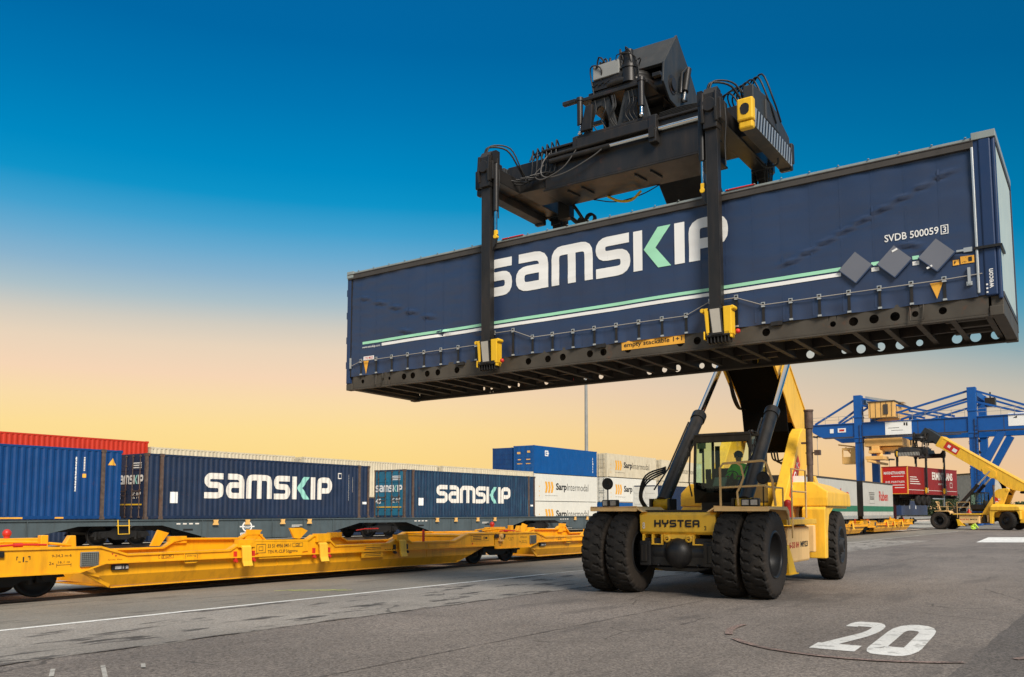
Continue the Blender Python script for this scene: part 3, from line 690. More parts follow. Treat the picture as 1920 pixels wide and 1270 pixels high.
# ------------------------------------------------------------------ yellow pocket wagons on the near track
NW = 17.75; WW = 2.80; PW = 16.2
def pocket_wagon(s0, label, first=False):
    r = thing('pocket_wagon', label, 'wagon', T(s0, NW, 0), PHI, 'yellow pocket wagons on the near track')
    e = .97
    up = [(-.55,1.10),(1.9,1.08),(2.5,.90),(5.1,.90),(5.4,1.06),(5.7,1.11),(7.5,1.08),(7.7,1.19),(8.1,1.19),(8.45,.90),(10.55,.90),(10.9,1.05),(11.2,1.05),(11.5,.90),(13.5,.89),(14.2,1.11),(PW-.6,1.11)]
    lo = [(PW-.6,.66),(15.2,.66),(2.0,.71),(1.45,.55),(-.55,.56)]
    for side in (0, 1):
        y0, y1 = (0, .028) if side == 0 else (WW-.028, WW)
        b = MB(); b.prism(up+lo, 'y', y0, y1)
        o_ = -1 if side == 0 else 1; yc = 0 if side == 0 else WW
        for (a, c) in zip(up[:-1], up[1:]): b.beam((a[0], yc+.05*(-o_), a[1]-.02), (c[0], yc+.05*(-o_), c[1]-.02), .17, .045)
        for (a, c) in zip(lo[:-1], lo[1:]): b.beam((a[0], yc-.03*(-o_), a[1]+.012), (c[0], yc-.03*(-o_), c[1]+.012), .07, .028)
        # hollow pocket plate below: upright part then sloping inwards
        yb = .10 if side == 0 else WW-.10; yi = .24 if side == 0 else WW-.24
        vs = [(1.75,yb,.70),(15.1,yb,.66),(14.5,yb,.42),(1.95,yb,.46),(13.9,yi,.20),(2.25,yi,.23)]
        b.add(vs, [(0,1,2,3),(3,2,4,5)])
        b.beam((1.5,yb,.58),(1.95,yb,.46),.06,.05,(0,1,0)); b.beam((1.62,yb,.56),(2.25,yi,.23),.08,.05,(0,1,0))
        b.beam((15.1,yb,.66),(13.9,yi,.21),.06,.05,(0,1,0))
        for x in (3.9, 6.6, 9.0, 12.3):
            b.beam((x,yb-.004 if side == 0 else yb+.004,.66),(x+.02,yb-.004 if side == 0 else yb+.004,.45),.02,.012,(0,1,0))
        for x in (-.15, 3.3, 12.3): b.beam((x,yc+o_*.006,1.06 if x < 0 else .87),(x,yc+o_*.006,.59 if x < 0 else .71),.025,.012,(0,1,0))
        b.build('side_sill', Y_W, r)
    b = MB()
    b.box(2.3,13.9,.24,WW-.24,.18,.205)                                    # pocket floor
    for x0 in (-.5, 14.3): b.box(x0, x0+2.1, .03, WW-.03, .99, 1.05)
    for x in (2.4, 13.9): b.box(x-.04, x+.04, .25, WW-.25, .24, .98)
    b.build('floor', Y_W, r)
    for x in (5.55, 8.0, 11.05):                                          # brackets with hanging clamp arms
        k = MB(); k.box(x-.24, x+.24, -.07, .10, .94 if x != 8.0 else 1.0, 1.13 if x != 8.0 else 1.22)
        k.box(x-.2, x-.08, -.075, -.07, 1.02, 1.08); k.box(x+.08, x+.2, -.075, -.07, 1.02, 1.08)
        k.box(x-.24, x+.24, WW-.10, WW+.07, .98, 1.16)
        kb = k.build('support_bracket', Y_W, r, bevel=.02)
        a = MB(); a.prism([(-.02,1.02),(-.12,.95),(-.15,.62),(-.20,.50),(-.16,.49),(-.10,.60),(-.07,.92),(.0,.96)], 'x', x-.16, x+.10)
        a.build('clamp_arm', Y_M, kb, bevel=.008)
        q = MB()
        for dx in (-.3, .22): q.cyl((x+dx,-.10,.62),(x+dx,-.02,.62),.035,8); q.box(x+dx-.03,x+dx+.03,-.06,-.0,.60,.85)
        q.build('clamp_pin', RED if x != 11.05 else DGRY, kb)
    # upright horn next to the plaque
    h = MB(); h.prism([(7.3,1.10),(7.55,1.30),(7.35,1.38),(6.95,1.38),(7.1,1.12)], 'y', .05, .10); h.prism([(5.0,.93),(5.25,1.25),(4.95,1.33),(4.75,.93)], 'y', WW-.12, WW-.05)
    h.prism([(7.9,.93),(8.2,1.28),(7.7,1.30),(7.6,.93)], 'y', WW-.12, WW-.05)
    h.build('guide_horn', Y_W, r)
    p = MB(); p.prism([(5.75,1.06),(7.5,1.03),(7.5,.78),(7.32,.77),(7.28,.63),(5.95,.64),(5.92,.77),(5.75,.78)], 'y', -.035, -.003); pl = p.build('number_plate', Y_W, r, bevel=.006)
    f = rect(5.86,6.12,.80,1.0); fr_ = frame_rect(5.86,6.14,.78,1.0,.012) + frame_rect(6.98,7.32,.90,1.0,.010) + frame_rect(5.93,6.06,.84,.94,.01)
    flat(fr_ + fit_text('33 51 4956 040-1', 6.2, 6.93, .90, .99, .01) + fit_text('GE', 7.08, 7.22, .915, .985, .01) + fit_text('TEN PL-CLIP Sdggmrss', 6.2, 7.15, .74, .845, .008), 'number_lettering', BLKL, pl, -.035, .003)
    p = MB(); p.prism([(9.6,.86),(9.6,.70),(9.45,.69),(9.45,.52),(10.3,.52),(10.3,.69),(10.2,.70),(10.2,.86)], 'y', -.02, -.003); pl2 = p.build('data_plate', Y_W, r)
    flat(sum([rect(9.55+.04*(j % 2), 10.2, .56+j*.045, .575+j*.045) for j in range(6)], []), 'data_lettering', BLKL, pl2, -.02, .003)
    p = MB(); p.prism([(3.88,.86),(4.24,.86),(4.24,.66),(4.18,.63),(3.92,.63),(3.88,.66)], 'y', -.02, -.003); pl3 = p.build('data_plate', Y_W, r)
    flat(frame_rect(3.9,4.22,.66,.84,.008) + fit_text('2500 kg', 3.94, 4.18, .77, .81) + fit_text('28.d', 3.98, 4.14, .69, .73), 'data_lettering', BLKL, pl3, -.02, .003)
    ls = frame_rect(3.25,3.62,.76,.84,.008) + fit_text('25 cuM', 3.3, 3.56, .775, .825) + fit_text('9-34,2 m-6', .9, 1.3, .88, .94) + fit_text('2x', .85, .95, .74, .80) + fit_text('16.1 m', 1.03, 1.27, .76, .81) + rect(1.0,1.3,.725,.733) + rect(1.0,1.008,.68,.76) + rect(1.292,1.3,.68,.76)
    ls += rect(.22,.235,.86,.93) + rect(.22,.25,.91,.93) + rect(.34,.365,.82,.92) + rect(.47,.485,.86,.93) + rect(.44,.485,.91,.93) + rect(.26,.31,.82,.832) + rect(.39,.44,.82,.832)
    ls += fit_text('Sander Plast', 2.08, 2.4, .775, .80) + rect(-.33,-.2,.665,.672) + [[(-.29,.655),(-.24,.655),(-.265,.64)]]
    ls += sum([rect(10.4+j*.09, 10.44+j*.09, .70, .725) for j in range(4)], [])
    ls += frame_rect(14.35,15.3,.84,1.04,.008) + sum([rect(14.45, 14.9, .88+j*.05, .90+j*.05) for j in range(3)], []) + rect(15.02,15.06,.88,.98) + rect(15.1,15.22,.90,.97)
    flat(ls, 'side_lettering', BLKL, r, 0, .004)
    flat([[(2.15,.92),(2.2,.92),(2.175,.885)], [(2.3,.92),(2.35,.92),(2.325,.885)], [(2.225,.88),(2.275,.88),(2.25,.835)]] + rect(14.4,14.45,.74,.80), 'red_marks', REDL, r, 0, .004)
    # grille, sensor box, hook
    q = MB(); q.box(1.47,1.86,-.05,-.003,.67,.97); gb = q.build('meter_box', MATM, r, bevel=.015)
    q = MB()
    for i in range(9): q.box(1.49+i*.043,1.495+i*.043,-.056,-.05,.69,.95)
    for i in range(7): q.box(1.49,1.84,-.056,-.05,.70+i*.04,.704+i*.04)
    q.build('grille', DGRY, gb)
    q = MB(); q.box(2.2,2.58,.03,.10,.555,.68); sb = q.build('lamp_box', BLK, r, bevel=.02)
    q = MB(); q.box(2.26,2.40,.02,.03,.585,.65); q.box(2.43,2.46,.02,.03,.585,.65); q.box(2.5,2.56,.02,.03,.585,.65); q.build('lens', LAMP, sb)
    q = MB(); q.box(-.62,-.40,-.06,-.003,.92,1.04); q.box(-.18,-.02,-.06,-.003,.92,1.04) ; q.build('rubber_pad', BLK, r, bevel=.02)
    q = MB(); q.cyl((-.29,-.12,.98),(-.29,.0,.98),.075,12); q.box(-.40,-.18,-.10,-.003,.80,.84); q.box(-.37,-.2,-.07,-.003,.84,1.02); q.build('lifting_hook', GYE, r, bevel=.01)
    # gear on the end platform
    q = MB()
    q.tube([(-.6,.5,1.16),(.2,.45,1.20),(.8,.5,1.18),(1.5,.4,1.10)], .03, 6); q.tube([(-.5,.9,1.16),(.3,.8,1.24),(.9,.9,1.2)], .025, 6)
    q.box(.15,1.0,.7,1.0,1.06,1.26); q.box(.85,1.0,.35,.5,1.06,1.32); q.prism([(1.35,1.06),(1.5,1.30),(1.62,1.30),(1.64,1.06)],'y',.45,.6)
    q.build('coupling_gear', Y_W, r, bevel=.015)
    q = MB(); q.sphere((.42,.85,1.36),.085,8); q.cyl((.42,.85,1.26),(.42,.85,1.36),.06,8); q.build('red_knob', RED, r)
    q = MB(); q.tube([(.0,.22,1.13),(.35,.2,1.15),(.9,.22,1.13)], .022, 6); q.cyl((.25,.2,1.14),(.42,.2,1.14),.04,8); q.build('red_lever', RED, r)
    q = MB(); q.tube([(12.1,WW+.1,1.2),(12.5,WW+.1,1.24),(13.1,WW+.1,1.24)], .022, 6); q.box(12.05,12.1,.0,.06,.9,1.25) ; q.build('red_handrail', RED, r)
    bogie(r, .0 if not first else .0, WW/2, .44, .05, m=BOGIE)
    q = MB(); q.lathe([(0,.11),(.02,.15),(.05,.15),(.06,.09),(.04,.05),(.04,.001)], 20, 'y', (PW-.28,.06,.70)); q.build('buffer_roller', GYE, r)
    # end cross beam over the shared bogie
    q = MB(); q.box(PW-.62,PW-.5,.04,WW-.04,.75,1.08); q.box(PW-.5,PW-.1,.9,1.9,.8,1.0); q.cyl((-.5,WW/2,.9),(-.1,WW/2,.9),.12,10); q.build('coupling_beam', Y_W, r)
    return r
pw = pocket_wagon(8.2, 'nearest yellow pocket wagon, in full view at the left foreground')
for k, lab in ((1, 'yellow pocket wagon behind the front tyres of the near stacker'), (2, 'yellow pocket wagon hidden behind the body of the near stacker'), (3, 'yellow pocket wagon under the two grey white trailers'), (4, 'farthest yellow pocket wagon, ending at the second stacker')):
    c = copy_tree(pw); c.location = T(8.2+PW*k, NW, 0); c['label'] = lab

# ------------------------------------------------------------------ the lifted curtain sided box
def holed_web(b, x0, x1, z0, z1, y, holes, th=.012):
    """upright plate in the xz plane with round holes [(x, z, r)], n-gon ring cells"""
    hs = sorted(holes); cuts = [x0]
    for h in hs:
        cuts += [h[0]-h[2]*1.35, h[0]+h[2]*1.35]
    cuts.append(x1)
    for yy in (y, y+th):
        for i in range(0, len(cuts)-1, 2):
            if cuts[i+1]-cuts[i] > 1e-4: b.add([(cuts[i],yy,z0),(cuts[i+1],yy,z0),(cuts[i+1],yy,z1),(cuts[i],yy,z1)], [(0,1,2,3)])
        for (hx, hz, r) in hs:
            q = r*1.35; k = 16; ring = []; outr = []
            for j in range(k):
                a = 2*PI*j/k+PI/k; c, s_ = math.cos(a), math.sin(a)
                ring.append((hx+r*c, yy, hz+r*s_))
                m_ = 1/max(abs(c), abs(s_)); ox = hx+q*c*m_; oz = hz+q*s_*m_
                if abs(s_) >= abs(c): oz = z1 if s_ > 0 else z0
                outr.append((ox, yy, min(max(oz, z0), z1)))
            # corners
            vs = ring+outr; fs = [(j, (j+1) % k, (j+1) % k+k, j+k) for j in range(k)]
            b.add(vs, fs)
            for (cx_, cz_) in ((hx-q, z0), (hx+q, z0), (hx+q, z1), (hx-q, z1)):
                near = sorted(range(k), key=lambda j: (outr[j][0]-cx_)**2+((outr[j][2]-cz_)*.5)**2)[:2]
                b.add([outr[near[0]], outr[near[1]], (cx_, yy, cz_)], [(0,1,2)])
    for (hx, hz, r) in hs:
        k = 16; vs = []
        for j in range(k):
            a = 2*PI*j/k; vs += [(hx+r*math.cos(a), y, hz+r*math.sin(a)), (hx+r*math.cos(a), y+th, hz+r*math.sin(a))]
        b.add(vs, [(2*j, 2*j+1, (2*j+3) % (2*k), (2*j+2) % (2*k)) for j in range(k)])
HL = 13.716/2; HW = 1.25; HH = 2.855
BLOC = (2.449, 18.04, 2.911+CAMH); BROT = (-.010, -.0078, -.5942)
box = thing('curtain_sided_box', 'long navy curtain sided box with white SAMSKIP name, hoisted in the air', 'swap body', BLOC, rot=BROT)
rail_h = []
x = -6.35
pat = [(.0,.05),(.62,.04),(.83,.04),(1.27,.072),(1.53,.072),(1.95,.072),(2.25,.072),(2.78,.072),(3.45,.072)]
for dx, r_ in pat: rail_h.append((-6.35+dx, .17, r_))
for xx, r_ in ((-1.72,.072),(-1.25,.072),(-.9,.072),(-.28,.072),(.02,.072),(.55,.072),(1.62,.072),(3.22,.072),(4.35,.05),(4.68,.075),(5.0,.075),(5.32,.075),(5.62,.05),(6.02,.06),(6.22,.085),(1.95,.072)): rail_h.append((xx, .17, r_))
rail_h = sorted(h for h in rail_h if True)
rh = []
for h in rail_h:
    if not rh or h[0]-h[2]*1.4 > rh[-1][0]+rh[-1][2]*1.4: rh.append(h)
far_h = [(x_, .16, r_) for x_, r_ in ((-4.62,.045),(-4.38,.04),(-3.85,.05),(-3.6,.05),(-3.15,.055),(-2.8,.06),(-2.1,.045),(-1.75,.05),(-1.35,.06),(-.15,.075),(.2,.06),(.5,.078),(1.05,.06),(1.35,.08),(2.2,.08),(3.3,.08),(3.95,.06),(4.25,.085),(4.6,.085),(4.95,.085),(5.28,.06),(5.9,.085),(6.2,.09),(6.52,.08))]
fh = []
for h in far_h:
    if not fh or h[0]-h[2]*1.4 > fh[-1][0]+fh[-1][2]*1.4: fh.append(h)
for nm, y, hs, sg in (('side_rail', -HW+.02, rh, 1), ('side_rail', HW-.035, fh, -1)):
    b = MB(); holed_web(b, -HL+.2, HL-.2, .035, .33, y, hs)
    yi = y+(.09 if sg > 0 else -.09)
    b.box(-HL+.02, HL-.02, min(y, yi)-(.0), max(y, yi), .0, .03); b.box(-HL+.2, HL-.2, min(y, yi), max(y, yi), .335, .36)
    b.build(nm, RUN, box)
b = MB()
for i in range(27):
    xx = -6.6+13.2*i/26
    b.box(xx-.006, xx+.006, -HW+.12, HW-.12, .10, .335); b.box(xx-.045, xx+.045, -HW+.12, HW-.12, .085, .10)
b.build('cross_members', RUN, box)
b = MB()
for y in (-.45, .45): b.box(-HL+.1, HL-.1, y-.03, y+.03, .14, .33)
for (xx) in (-2.438, 2.438): 
    for y in (-.8, .8): b.box(xx-.35, xx+.35, y-.05, y+.05, .1, .33)
b.build('inner_beams', BROWN, box)
b = MB(); b.box(-HL+.05, HL-.05, -HW+.04, HW-.04, .345, .40); b.build('floor', FLOORM, box)
for sx_ in (-1, 1):
    b = MB(); b.box(sx_*(HL-.0), sx_*(HL-.17), -HW+.06, HW-.06, .02, .34)
    if sx_ > 0:
        for y in (-.55, .0, .55): b.box(HL-.9, HL-.17, y-.06, y+.06, .10, .26)
    b.build('end_sill', RUN, box, bevel=.01)
    for y in (-1, 1):
        c = MB(); c.box(sx_*(HL-.19), sx_*(HL+.004), y*(HW-.17), y*(HW+.004), -.004, .15); c.build('corner_casting', RUN, box, bevel=.012)
# curtain with folds
b = MB(); NX, NZ = 560, 60; X0, X1 = -6.70, 6.53; Z0, Z1 = .31, 2.70
def fold(x, z):
    d = .010*math.sin(x*2*PI/.52)*(1-abs((z-1.5)/1.4)**2)*.12
    d += .022*mnoise.noise((x*.9, z*.5, 1.7)) + .007*mnoise.noise((x*1.6, z*7, 5.1)) + .010*mnoise.noise((x*.35+z*.5, z*2.2, 8.1))
    d += .007*max(0,(z-2.45)/.25)*math.sin(x*2*PI/.52+1) + .004*max(0, mnoise.noise((x*.55, 4.4, 0)))*math.sin((z+.25*x)*2*PI/.16)
    # diagonal tension creases near both ends
    for (xa, za, xb, zb, n_) in ((-6.3, 2.15, -4.35, 1.45, 5), (6.1, 2.35, 3.7, 1.35, 9), (-5.0,1.2,-2.9,.9,3), (5.6,1.3,6.25,1.0,3)):
        for i in range(n_):
            t = i/(n_-1); cx = xa+(xb-xa)*t; cz = za+(zb-za)*t
            u = (x-cx); v = (z-cz) + (.18*u if xb > xa else -.18*u)
            if abs(u) < .5 and abs(v) < .2: d += .046*math.exp(-(u/.17)**2)*math.exp(-(v/.034)**2)*math.cos(v/.034) - .020*math.exp(-(u/.16)**2)*math.exp(-((v+.05)/.03)**2)
    # near the bottom the cloth is pulled in between the straps
    if z < .75: d += .018*math.cos((x+6.36)*2*PI/.478)*(1-(z-.31)/.44)
    return -d
for i in range(NX+1):
    x = X0+(X1-X0)*i/NX
    for j in range(NZ+1):
        z = Z0+(Z1-Z0)*j/NZ; b.v.append((x, -HW-.004+fold(x, z), z))
for i in range(NX):
    for j in range(NZ):
        a = i*(NZ+1)+j; b.f.append((a, a+NZ+1, a+NZ+2, a+1)); b.sm.append(True)
b.build('curtain', NAVY, box)
b = MB(); b.box(X0, X1, HW-.01, HW, Z0, Z1); b.build('curtain', NAVY, box)
b = MB()   # welded seams of the cloth
for i in range(27):
    xx = -6.45+.5*i
    pts = [(xx, -HW-.0065+fold(xx, .35+.1*k), .35+.1*k) for k in range(24)]
    for p, q in zip(pts[:-1], pts[1:]): b.add([(p[0]-.018,p[1],p[2]),(p[0]+.018,p[1],p[2]),(q[0]+.018,q[1],q[2]),(q[0]-.018,q[1],q[2])], [(0,1,2,3)])
b.build('cloth_seams', NAVY, box)
b = MB(); b.box(-HL+.02, HL-.30, -HW-.035, -HW+.05, 2.66, 2.795); b.box(-HL+.02, HL-.30, -HW-.045, -HW-.035, 2.77, 2.79); b.box(-HL+.02, HL-.3, -HW-.042, -HW-.035, 2.665, 2.68)
b.box(-HL+.02, HL-.02, HW-.05, HW+.02, 2.66, 2.795); b.build('top_rail', TOPR, box, bevel=.008)
b = MB(); b.box(-HL, HL, -HW-.01, HW+.01, 2.797, 2.84); b.box(-HL-.005, -HL+.2, -HW-.04, HW+.02, 2.70, 2.86); b.box(HL-.32, HL+.012, -HW-.03, HW+.02, 2.79, 2.905)
for i in range(28): b.cyl((-6.5+i*.48, -HW-.02, 2.845), (-6.5+i*.48, -HW-.02, 2.862), .018, 6)
b.build('roof', ROOFM, box, bevel=.006)
for xx in (-2.3, 2.62):
    b = MB(); b.box(xx-.05, xx+.48, -HW-.03, -HW+.3, 2.842, 2.86); b.build('red_roof_plate', RED, box)
b = MB(); b.box(-HL, -HL+.12, -HW-.02, -HW+.12, .15, 2.70); b.build('corner_post', NAVYP, box, bevel=.02)
b = MB(); b.box(-HL+.125, -HL+.155, -HW-.015, -HW+.05, .31, 2.66); b.build('post_gap', BLK, box)
b = MB(); b.box(HL-.33, HL-.22, -HW-.002, -HW+.1, .33, 2.78); b.build('post_recess', NAVYP, box)
b = MB(); b.box(HL-.23, HL-.06, -HW-.022, -HW+.12, .31, 2.79); b.box(HL-.06, HL, -HW-.0, -HW+.12, .25, 2.79); b.build('corner_post', NAVYP, box, bevel=.02)
b = MB(); b.box(HL-.335, HL-.298, -HW-.045, -HW-.005, .36, 2.68); b.build('tension_pole', ALU, box, bevel=.01)
for y0 in (HW-.12,): 
    b = MB(); b.box(-HL, -HL+.12, y0, y0+.12, .15, 2.72); b.box(HL-.12, HL, y0, y0+.12, .15, 2.78); b.build('corner_post', NAVYP, box)
b = MB(); b.box(HL-.05, HL-.004, -HW+.12, HW-.05, .34, 2.74); b.build('end_wall', WEND, box)
b = MB(); b.box(HL-.06, HL+.012, -HW+.03, HW-.0, 2.70, 2.80); b.box(HL-.06, HL+.012, HW-.05, HW+.005, .15, 2.72); b.box(HL-.06, HL+.012, -HW+.1, HW-.05, .30, .38); b.build('end_frame', TOPR, box, bevel=.006)
b = MB(); b.box(-HL+.004, -HL+.05, -HW+.1, HW-.1, .2, 2.7)
for z in (.6, 1.2, 1.8, 2.35): b.box(-HL-.03, -HL+.01, -HW+.0, -HW+.1, z-.08, z+.08)
b.build('door', NAVYP, box)
# straps with buckles, and the rope running through them
SX = [-6.36+.478*i for i in range(27)]
SX = [x for x in SX if x < 6.25]
zs = []
for i, xx in enumerate(SX):
    z = .64
    if abs(xx+2.3) < .7 or abs(xx-2.3) < .42 or abs(xx-2.75) < .2: z = .84
    zs.append(z)
    y = -HW-.03
    st = MB(); st.box(xx-.022, xx+.022, y-.004, y+.004, .33, z); st.build('strap', BLK, box)
for i, (xx, z) in enumerate(zip(SX, zs)):
    y = -HW-.036
    k = MB(); k.box(xx-.035, xx+.035, y-.012, y, z-.03, z+.055); k.box(xx-.028, xx+.028, y-.022, y-.008, z-.035, z-.005); k.box(xx-.03, xx+.03, y-.01, y+.01, .315, .345); k.build('buckle', ALU, box)
    k = MB(); k.box(xx-.02, xx+.02, y-.02, y-.0122, z+.0, z+.04); k.build('buckle_gap', BLK, box)
b = MB(); b.tube([(-6.7,-HW-.03,.55)] + [(x, -HW-.055, z+.0) for x, z in zip(SX, zs)] + [(6.6,-HW-.035,.66)], .009, 5); b.build('rope', ROPE, box)
b = MB(); b.box(6.40, 6.44, -HW-.06, -HW-.02, .52, .78); b.box(6.38,6.46,-HW-.05,-HW-.02,.50,.56); b.box(-6.72,-6.68,-HW-.05,-HW-.02,.5,.75); b.build('rope_hook', ALU, box)
b = MB(); b.box(6.50,HL+.01,-HW-.06,-HW-.024,1.045,1.085); b.box(HL-.0,HL+.03,-HW-.05,-HW+.5,1.05,1.085); b.build('tie_belt', BLK, box)
b = MB(); b.box(6.36,6.48,-HW-.045,-HW-.025,1.03,1.10); b.box(6.26,6.36,-HW-.045,-HW-.025,1.05,1.08); b.build('belt_clip', ALU, box)
# lettering on the cloth
def cloth(polys, name, m, off=.010):
    b = MB()
    me = polys_mesh(polys, 0)
    mm = bpy.data.meshes.new('t'); mm.from_pydata(me.v, [], me.f); bm = bmesh.new(); bm.from_mesh(mm)
    xs = [v.co.x for v in bm.verts]; x = min(xs)
    if max(xs)-min(xs) > .3:
        while x < max(xs):
            x += .06
            bmesh.ops.bisect_plane(bm, geom=bm.verts[:]+bm.edges[:]+bm.faces[:], plane_co=(x,0,0), plane_no=(1,0,0), dist=1e-5)
        zz = [v.co.z for v in bm.verts]; z = min(zz)
        while z < max(zz):
            z += .06
            bmesh.ops.bisect_plane(bm, geom=bm.verts[:]+bm.edges[:]+bm.faces[:], plane_co=(0,0,z), plane_no=(0,0,1), dist=1e-5)
    for v in bm.verts: v.co.y = v.co.y*.5 - HW-.004+fold(v.co.x, v.co.z)-off
    bm.to_mesh(mm); bm.free(); mm.materials.append(m); mm.name = name
    o = bpy.data.objects.new(name, mm); COL.objects.link(o); o.parent = box; return o
def glyph(name, x0, x1, z0=1.645, z1=2.43):
    w, P = SAM[name]; xs = [p[0] for q in P for p in q]; a, c = min(xs), max(xs)
    return [[(x0+(p[0]-a)*(x1-x0)/(c-a), z0+p[1]*(z1-z0)) for p in q] for q in P]
GX = [('s',-2.74,-2.09),('a',-1.99,-1.21),('m',-1.13,-.18),('s',-.11,.64),('K',.71,.90),('I',1.56,1.76),('P',1.84,2.59)]
for gname, x0, x1 in GX: cloth(glyph(gname, x0, x1), 'letter', WHT)
cloth([[(.93+p[0]*.82, 1.645+p[1]*.785) for p in q] for q in CHEV], 'chevron', MINT)
cloth(rect(-6.35, 4.52, 1.045, 1.105), 'mint_stripe', MINT, .009)
cloth(rect(-5.75, 4.52, .95, 1.015), 'white_stripe', WHT, .009)
cloth(rect(5.0,5.12,1.045,1.105)+rect(5.62,5.72,1.045,1.105), 'mint_stripe_piece', MINT, .009); cloth(rect(5.0,5.12,.95,1.015)+rect(5.62,5.72,.95,1.015), 'white_stripe_piece', WHT, .009)
cloth(fit_text('www.samskip.com', -6.35, -5.8, .935, 1.0, .01), 'web_address', WHT)
cloth(fit_text('SVDB 500059', 5.22, 6.02, 1.40, 1.52, .012), 'registration', WHT); cloth(frame_rect(6.05,6.16,1.38,1.53,.012)+fit_text('3', 6.08, 6.13, 1.405, 1.505, .012), 'check_digit', WHT)
DIAM = mat('grey_diamond', (.16,.17,.20), .4, var=.05)
for cx in (4.76, 5.36, 5.98):
    d = MB(); d.add([(cx-.27,-HW-.05,1.05),(cx,-HW-.05,.78),(cx+.27,-HW-.05,1.05),(cx,-HW-.05,1.32),(cx-.27,-HW-.03,1.05),(cx,-HW-.03,.78),(cx+.27,-HW-.03,1.05),(cx,-HW-.03,1.32)], [(0,1,2,3),(0,4,5,1),(1,5,6,2),(2,6,7,3),(3,7,4,0)])
    dd = d.build('placard_holder', DIAM, box)
    d = MB(); d.beam((cx,-HW-.055,.785),(cx+.265,-HW-.055,1.05),.02,.03,(0,1,0)); d.beam((cx-.27,-HW-.055,1.05),(cx,-HW-.055,.785),.012,.015,(0,1,0)); d.build('placard_edge', NAVY, dd)
d = MB()
for (cx, cz) in ((5.36,1.24),(5.86,.88)): d.beam((cx-.03,-HW-.053,cz-.02),(cx+.05,-HW-.053,cz+.015),.006,.03,(0,0,1))
d.build('placard_clip', WHT, box)
fl = MB(); lab1 = flat(rect(5.98+.22,5.98+.335,.93,1.03)+rect(6.33,6.52,.945,1.06), 'code_label', ORL, box, -HW-.02, .006) if False else None
cloth(rect(6.20,6.29,.85,.94), 'code_label', ORL, .012); cloth(rect(6.31,6.50,.855,.97), 'code_label', ORL, .012)
cloth(fit_text('P', 6.22,6.25,.87,.92,.02)+fit_text('C45', 6.33,6.39,.925,.955,.01)+fit_text('345', 6.33,6.39,.875,.905,.01)+rect(6.42,6.47,.88,.95), 'code_lettering', BLKL, .015)
for (xa, xb, za, zb) in ((-6.30,-6.14,.33,.66),(5.86,6.05,.36,.62)): cloth([[(xa,zb),(xb,zb),((xa+xb)/2,za)]], 'lift_triangle', ORL, .014)
cloth(rect(-6.30,-5.98,.665,.75), 'small_sign', WHT, .014); cloth(fit_text('COIL MULD', -6.27,-6.01,.68,.735,.02), 'small_sign_lettering', REDL, .017)
flat(fit_text('wecon', 0, .34, 0, .07, .03), 'maker_lettering', WHT, box) if False else None
wp = [[(HL-.14-(p[1]), .42+p[0]) for p in q] for q in fit_text('wecon', 0, .30, -.028, .028, .02)]
flat(wp, 'maker_lettering', WHT, box, -HW-.022, .003)
flat(sum([rect(HL-.215,HL-.19,.35+i*.06,.375+i*.06) for i in range(3)], []), 'rivet', WHT, box, -HW-.022, .003)
sg = flat(rect(.42, 1.71, .155, .325), 'stacking_label', ORL, box, -HW+.018, .005)
flat(fit_text('empty stackable 1+1', .47, 1.66, .185, .295, .01), 'stacking_lettering', BLKL, box, -HW+.018, .009)
b = MB()
for xx in (-3.45, -.02, 3.42): b.box(xx-.1, xx+.1, -HW-.03, -HW+.02, .26, .33)
b.build('ratchet', DGRY, box)
b = MB(); b.tube([(5.55,-HW-.01,.30),(5.55,-HW-.03,.06),(5.75,-HW-.03,.06),(5.75,-HW-.01,.30)],.012,5); b.tube([(-5.9,-HW-.01,.3),(-5.9,-HW-.03,.06),(-5.7,-HW-.03,.06),(-5.7,-HW-.01,.3)],.012,5); b.build('step_bracket', RUN, box)

